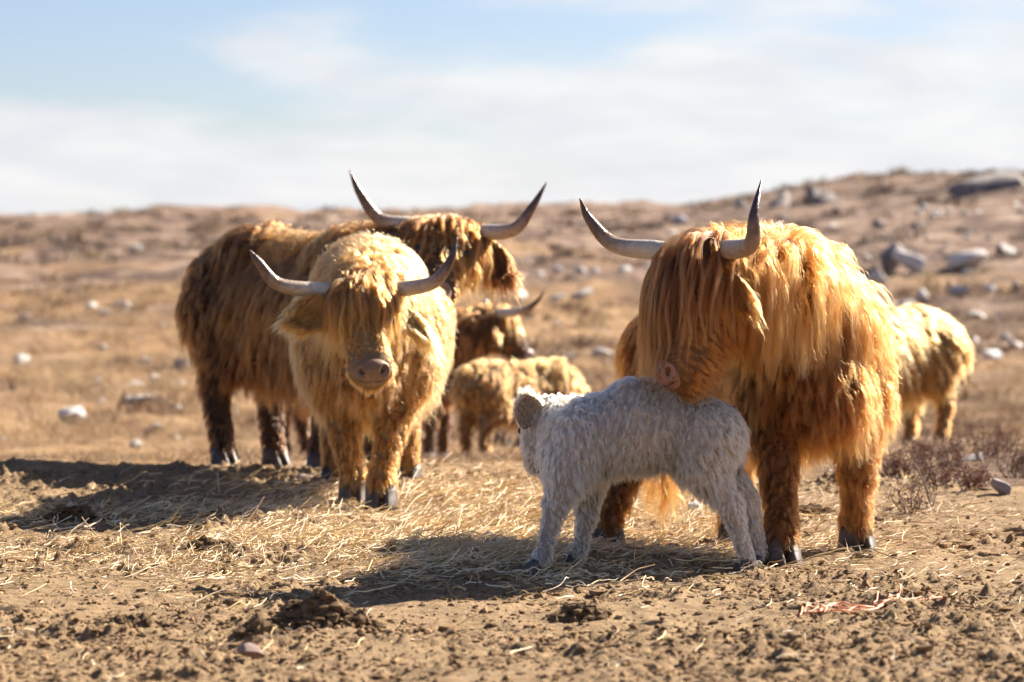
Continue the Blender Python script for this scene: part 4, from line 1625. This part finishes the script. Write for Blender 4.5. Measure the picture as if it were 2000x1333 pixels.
hs = [(1800, 905, 46, 'low dark heather shrub touching the golden cow leg'), (1865, 915, 52, 'reddish heather shrub under the pale yearling'), (1935, 905, 55, 'heather shrub at the foot of the straw patch'),
      (1990, 930, 62, 'tall heather shrub cut by the right edge'), (1830, 960, 48, 'twiggy heather shrub in front of the reddish one'), (1900, 968, 44, 'heather shrub left of the grey-brown stone'),
      (1780, 1010, 52, 'bare twiggy heather sprig nearest the bare earth'), (1750, 945, 40, 'small heather shrub behind the lifted front leg of the golden cow'), (1960, 880, 44, 'heather shrub highest on the right edge'),
      (1880, 870, 36, 'heather shrub by the hind hoof of the pale yearling'), (1815, 860, 34, 'heather shrub under the belly of the pale yearling')]
for k, (px, py, h, lab) in enumerate(hs):
    heather(px, py, h, lab, 400 + k, leaf=30 if k == 6 else 80, n_stems=14 if k == 6 else 20)
for k, (a, b, lab) in enumerate([((1822, 1000), (1785, 905), 'bleached dead stick leaning left among the heather'), ((1890, 962), (1872, 900), 'dark dead stick standing beside the twiggy heather'), ((1932, 950), (1920, 905), 'short pale dead stick left of the grey-brown stone')]):
    Y = hit(*a)
    P0 = at(a[0], a[1], Y); P1 = at(b[0], b[1], Y + .1)
    P0[2] = float(gz(P0[0], P0[1])) - .03
    pth = spline([P0, P0 * .5 + P1 * .5 + np.array([.012, 0, .01]), P1], 10)
    o = tube('dead_stick', pth - P0, np.linspace(.007, .003, 10), 6, M_TWIG, None, np.zeros(3))
    o.location = P0
    o['label'] = lab; o['category'] = 'stick'

# stick lying in the calf's shadow
M_STICK, _t, _b = material('stick')
_b.inputs['Base Color'].default_value = (.30, .16, .06, 1)
_b.inputs['Roughness'].default_value = .8
Y = hit(886, 1180)
P0 = at(888, 1183, Y); P1 = at(872, 1158, Y + .08); P1[2] = max(P1[2], .05)
o = tube('short_stick', spline([np.zeros(3), (P1 - P0) / 2, P1 - P0], 6), np.linspace(.004, .003, 6), 6, M_STICK, None, np.zeros(3))
o.location = P0
o['label'] = 'short orange-brown stick poking up at the edge of the calf shadow'; o['category'] = 'stick'

# ------------------------------------------------------------------ the orange twine
M_TWINE, _t, _b = material('orange_twine')
lk(_t, ramp(_t, noise(_t, 60, 3), [(.3, (.80, .24, .11)), (.7, (.92, .44, .28))]), _b.inputs['Base Color'])
_b.inputs['Roughness'].default_value = .6


def twine():
    pix = [(1562, 1214), (1577, 1200), (1600, 1199), (1615, 1206), (1590, 1212), (1570, 1211), (1585, 1206), (1612, 1209), (1610, 1184), (1606, 1183), (1612, 1186), (1632, 1194), (1700, 1193), (1728, 1194), (1752, 1186), (1766, 1180), (1800, 1178),
           (1835, 1172), (1849, 1170), (1840, 1177), (1805, 1181), (1768, 1181), (1745, 1192), (1736, 1196), (1712, 1198), (1690, 1203), (1672, 1201), (1655, 1208), (1675, 1210), (1640, 1211), (1615, 1207), (1600, 1211), (1625, 1201), (1655, 1202), (1690, 1208), (1720, 1197), (1738, 1185), (1718, 1184), (1706, 1193)]
    pts = []
    for i, (a, b) in enumerate(pix):
        Y = hit(a, b)
        P = at(a, b, Y)
        P[2] = float(gzd(P[0], P[1])) + .006 + .003 * (i % 3)
        if 1604 < a < 1614 and b < 1190:
            Y = hit(a, 1206); P = at(a, b, Y)
        pts.append(P)
    path = spline(pts, 320)
    path[:, 2] = np.maximum(path[:, 2], gzd(path[:, 0], path[:, 1]) + .004)
    O = path.mean(0)
    o = tube('twine', path - O, np.full(320, .0028), 7, M_TWINE, None, np.zeros(3))
    o.location = O
    o['label'] = 'tangled orange baler twine lying on the bare earth'
    o['category'] = 'twine'


twine()
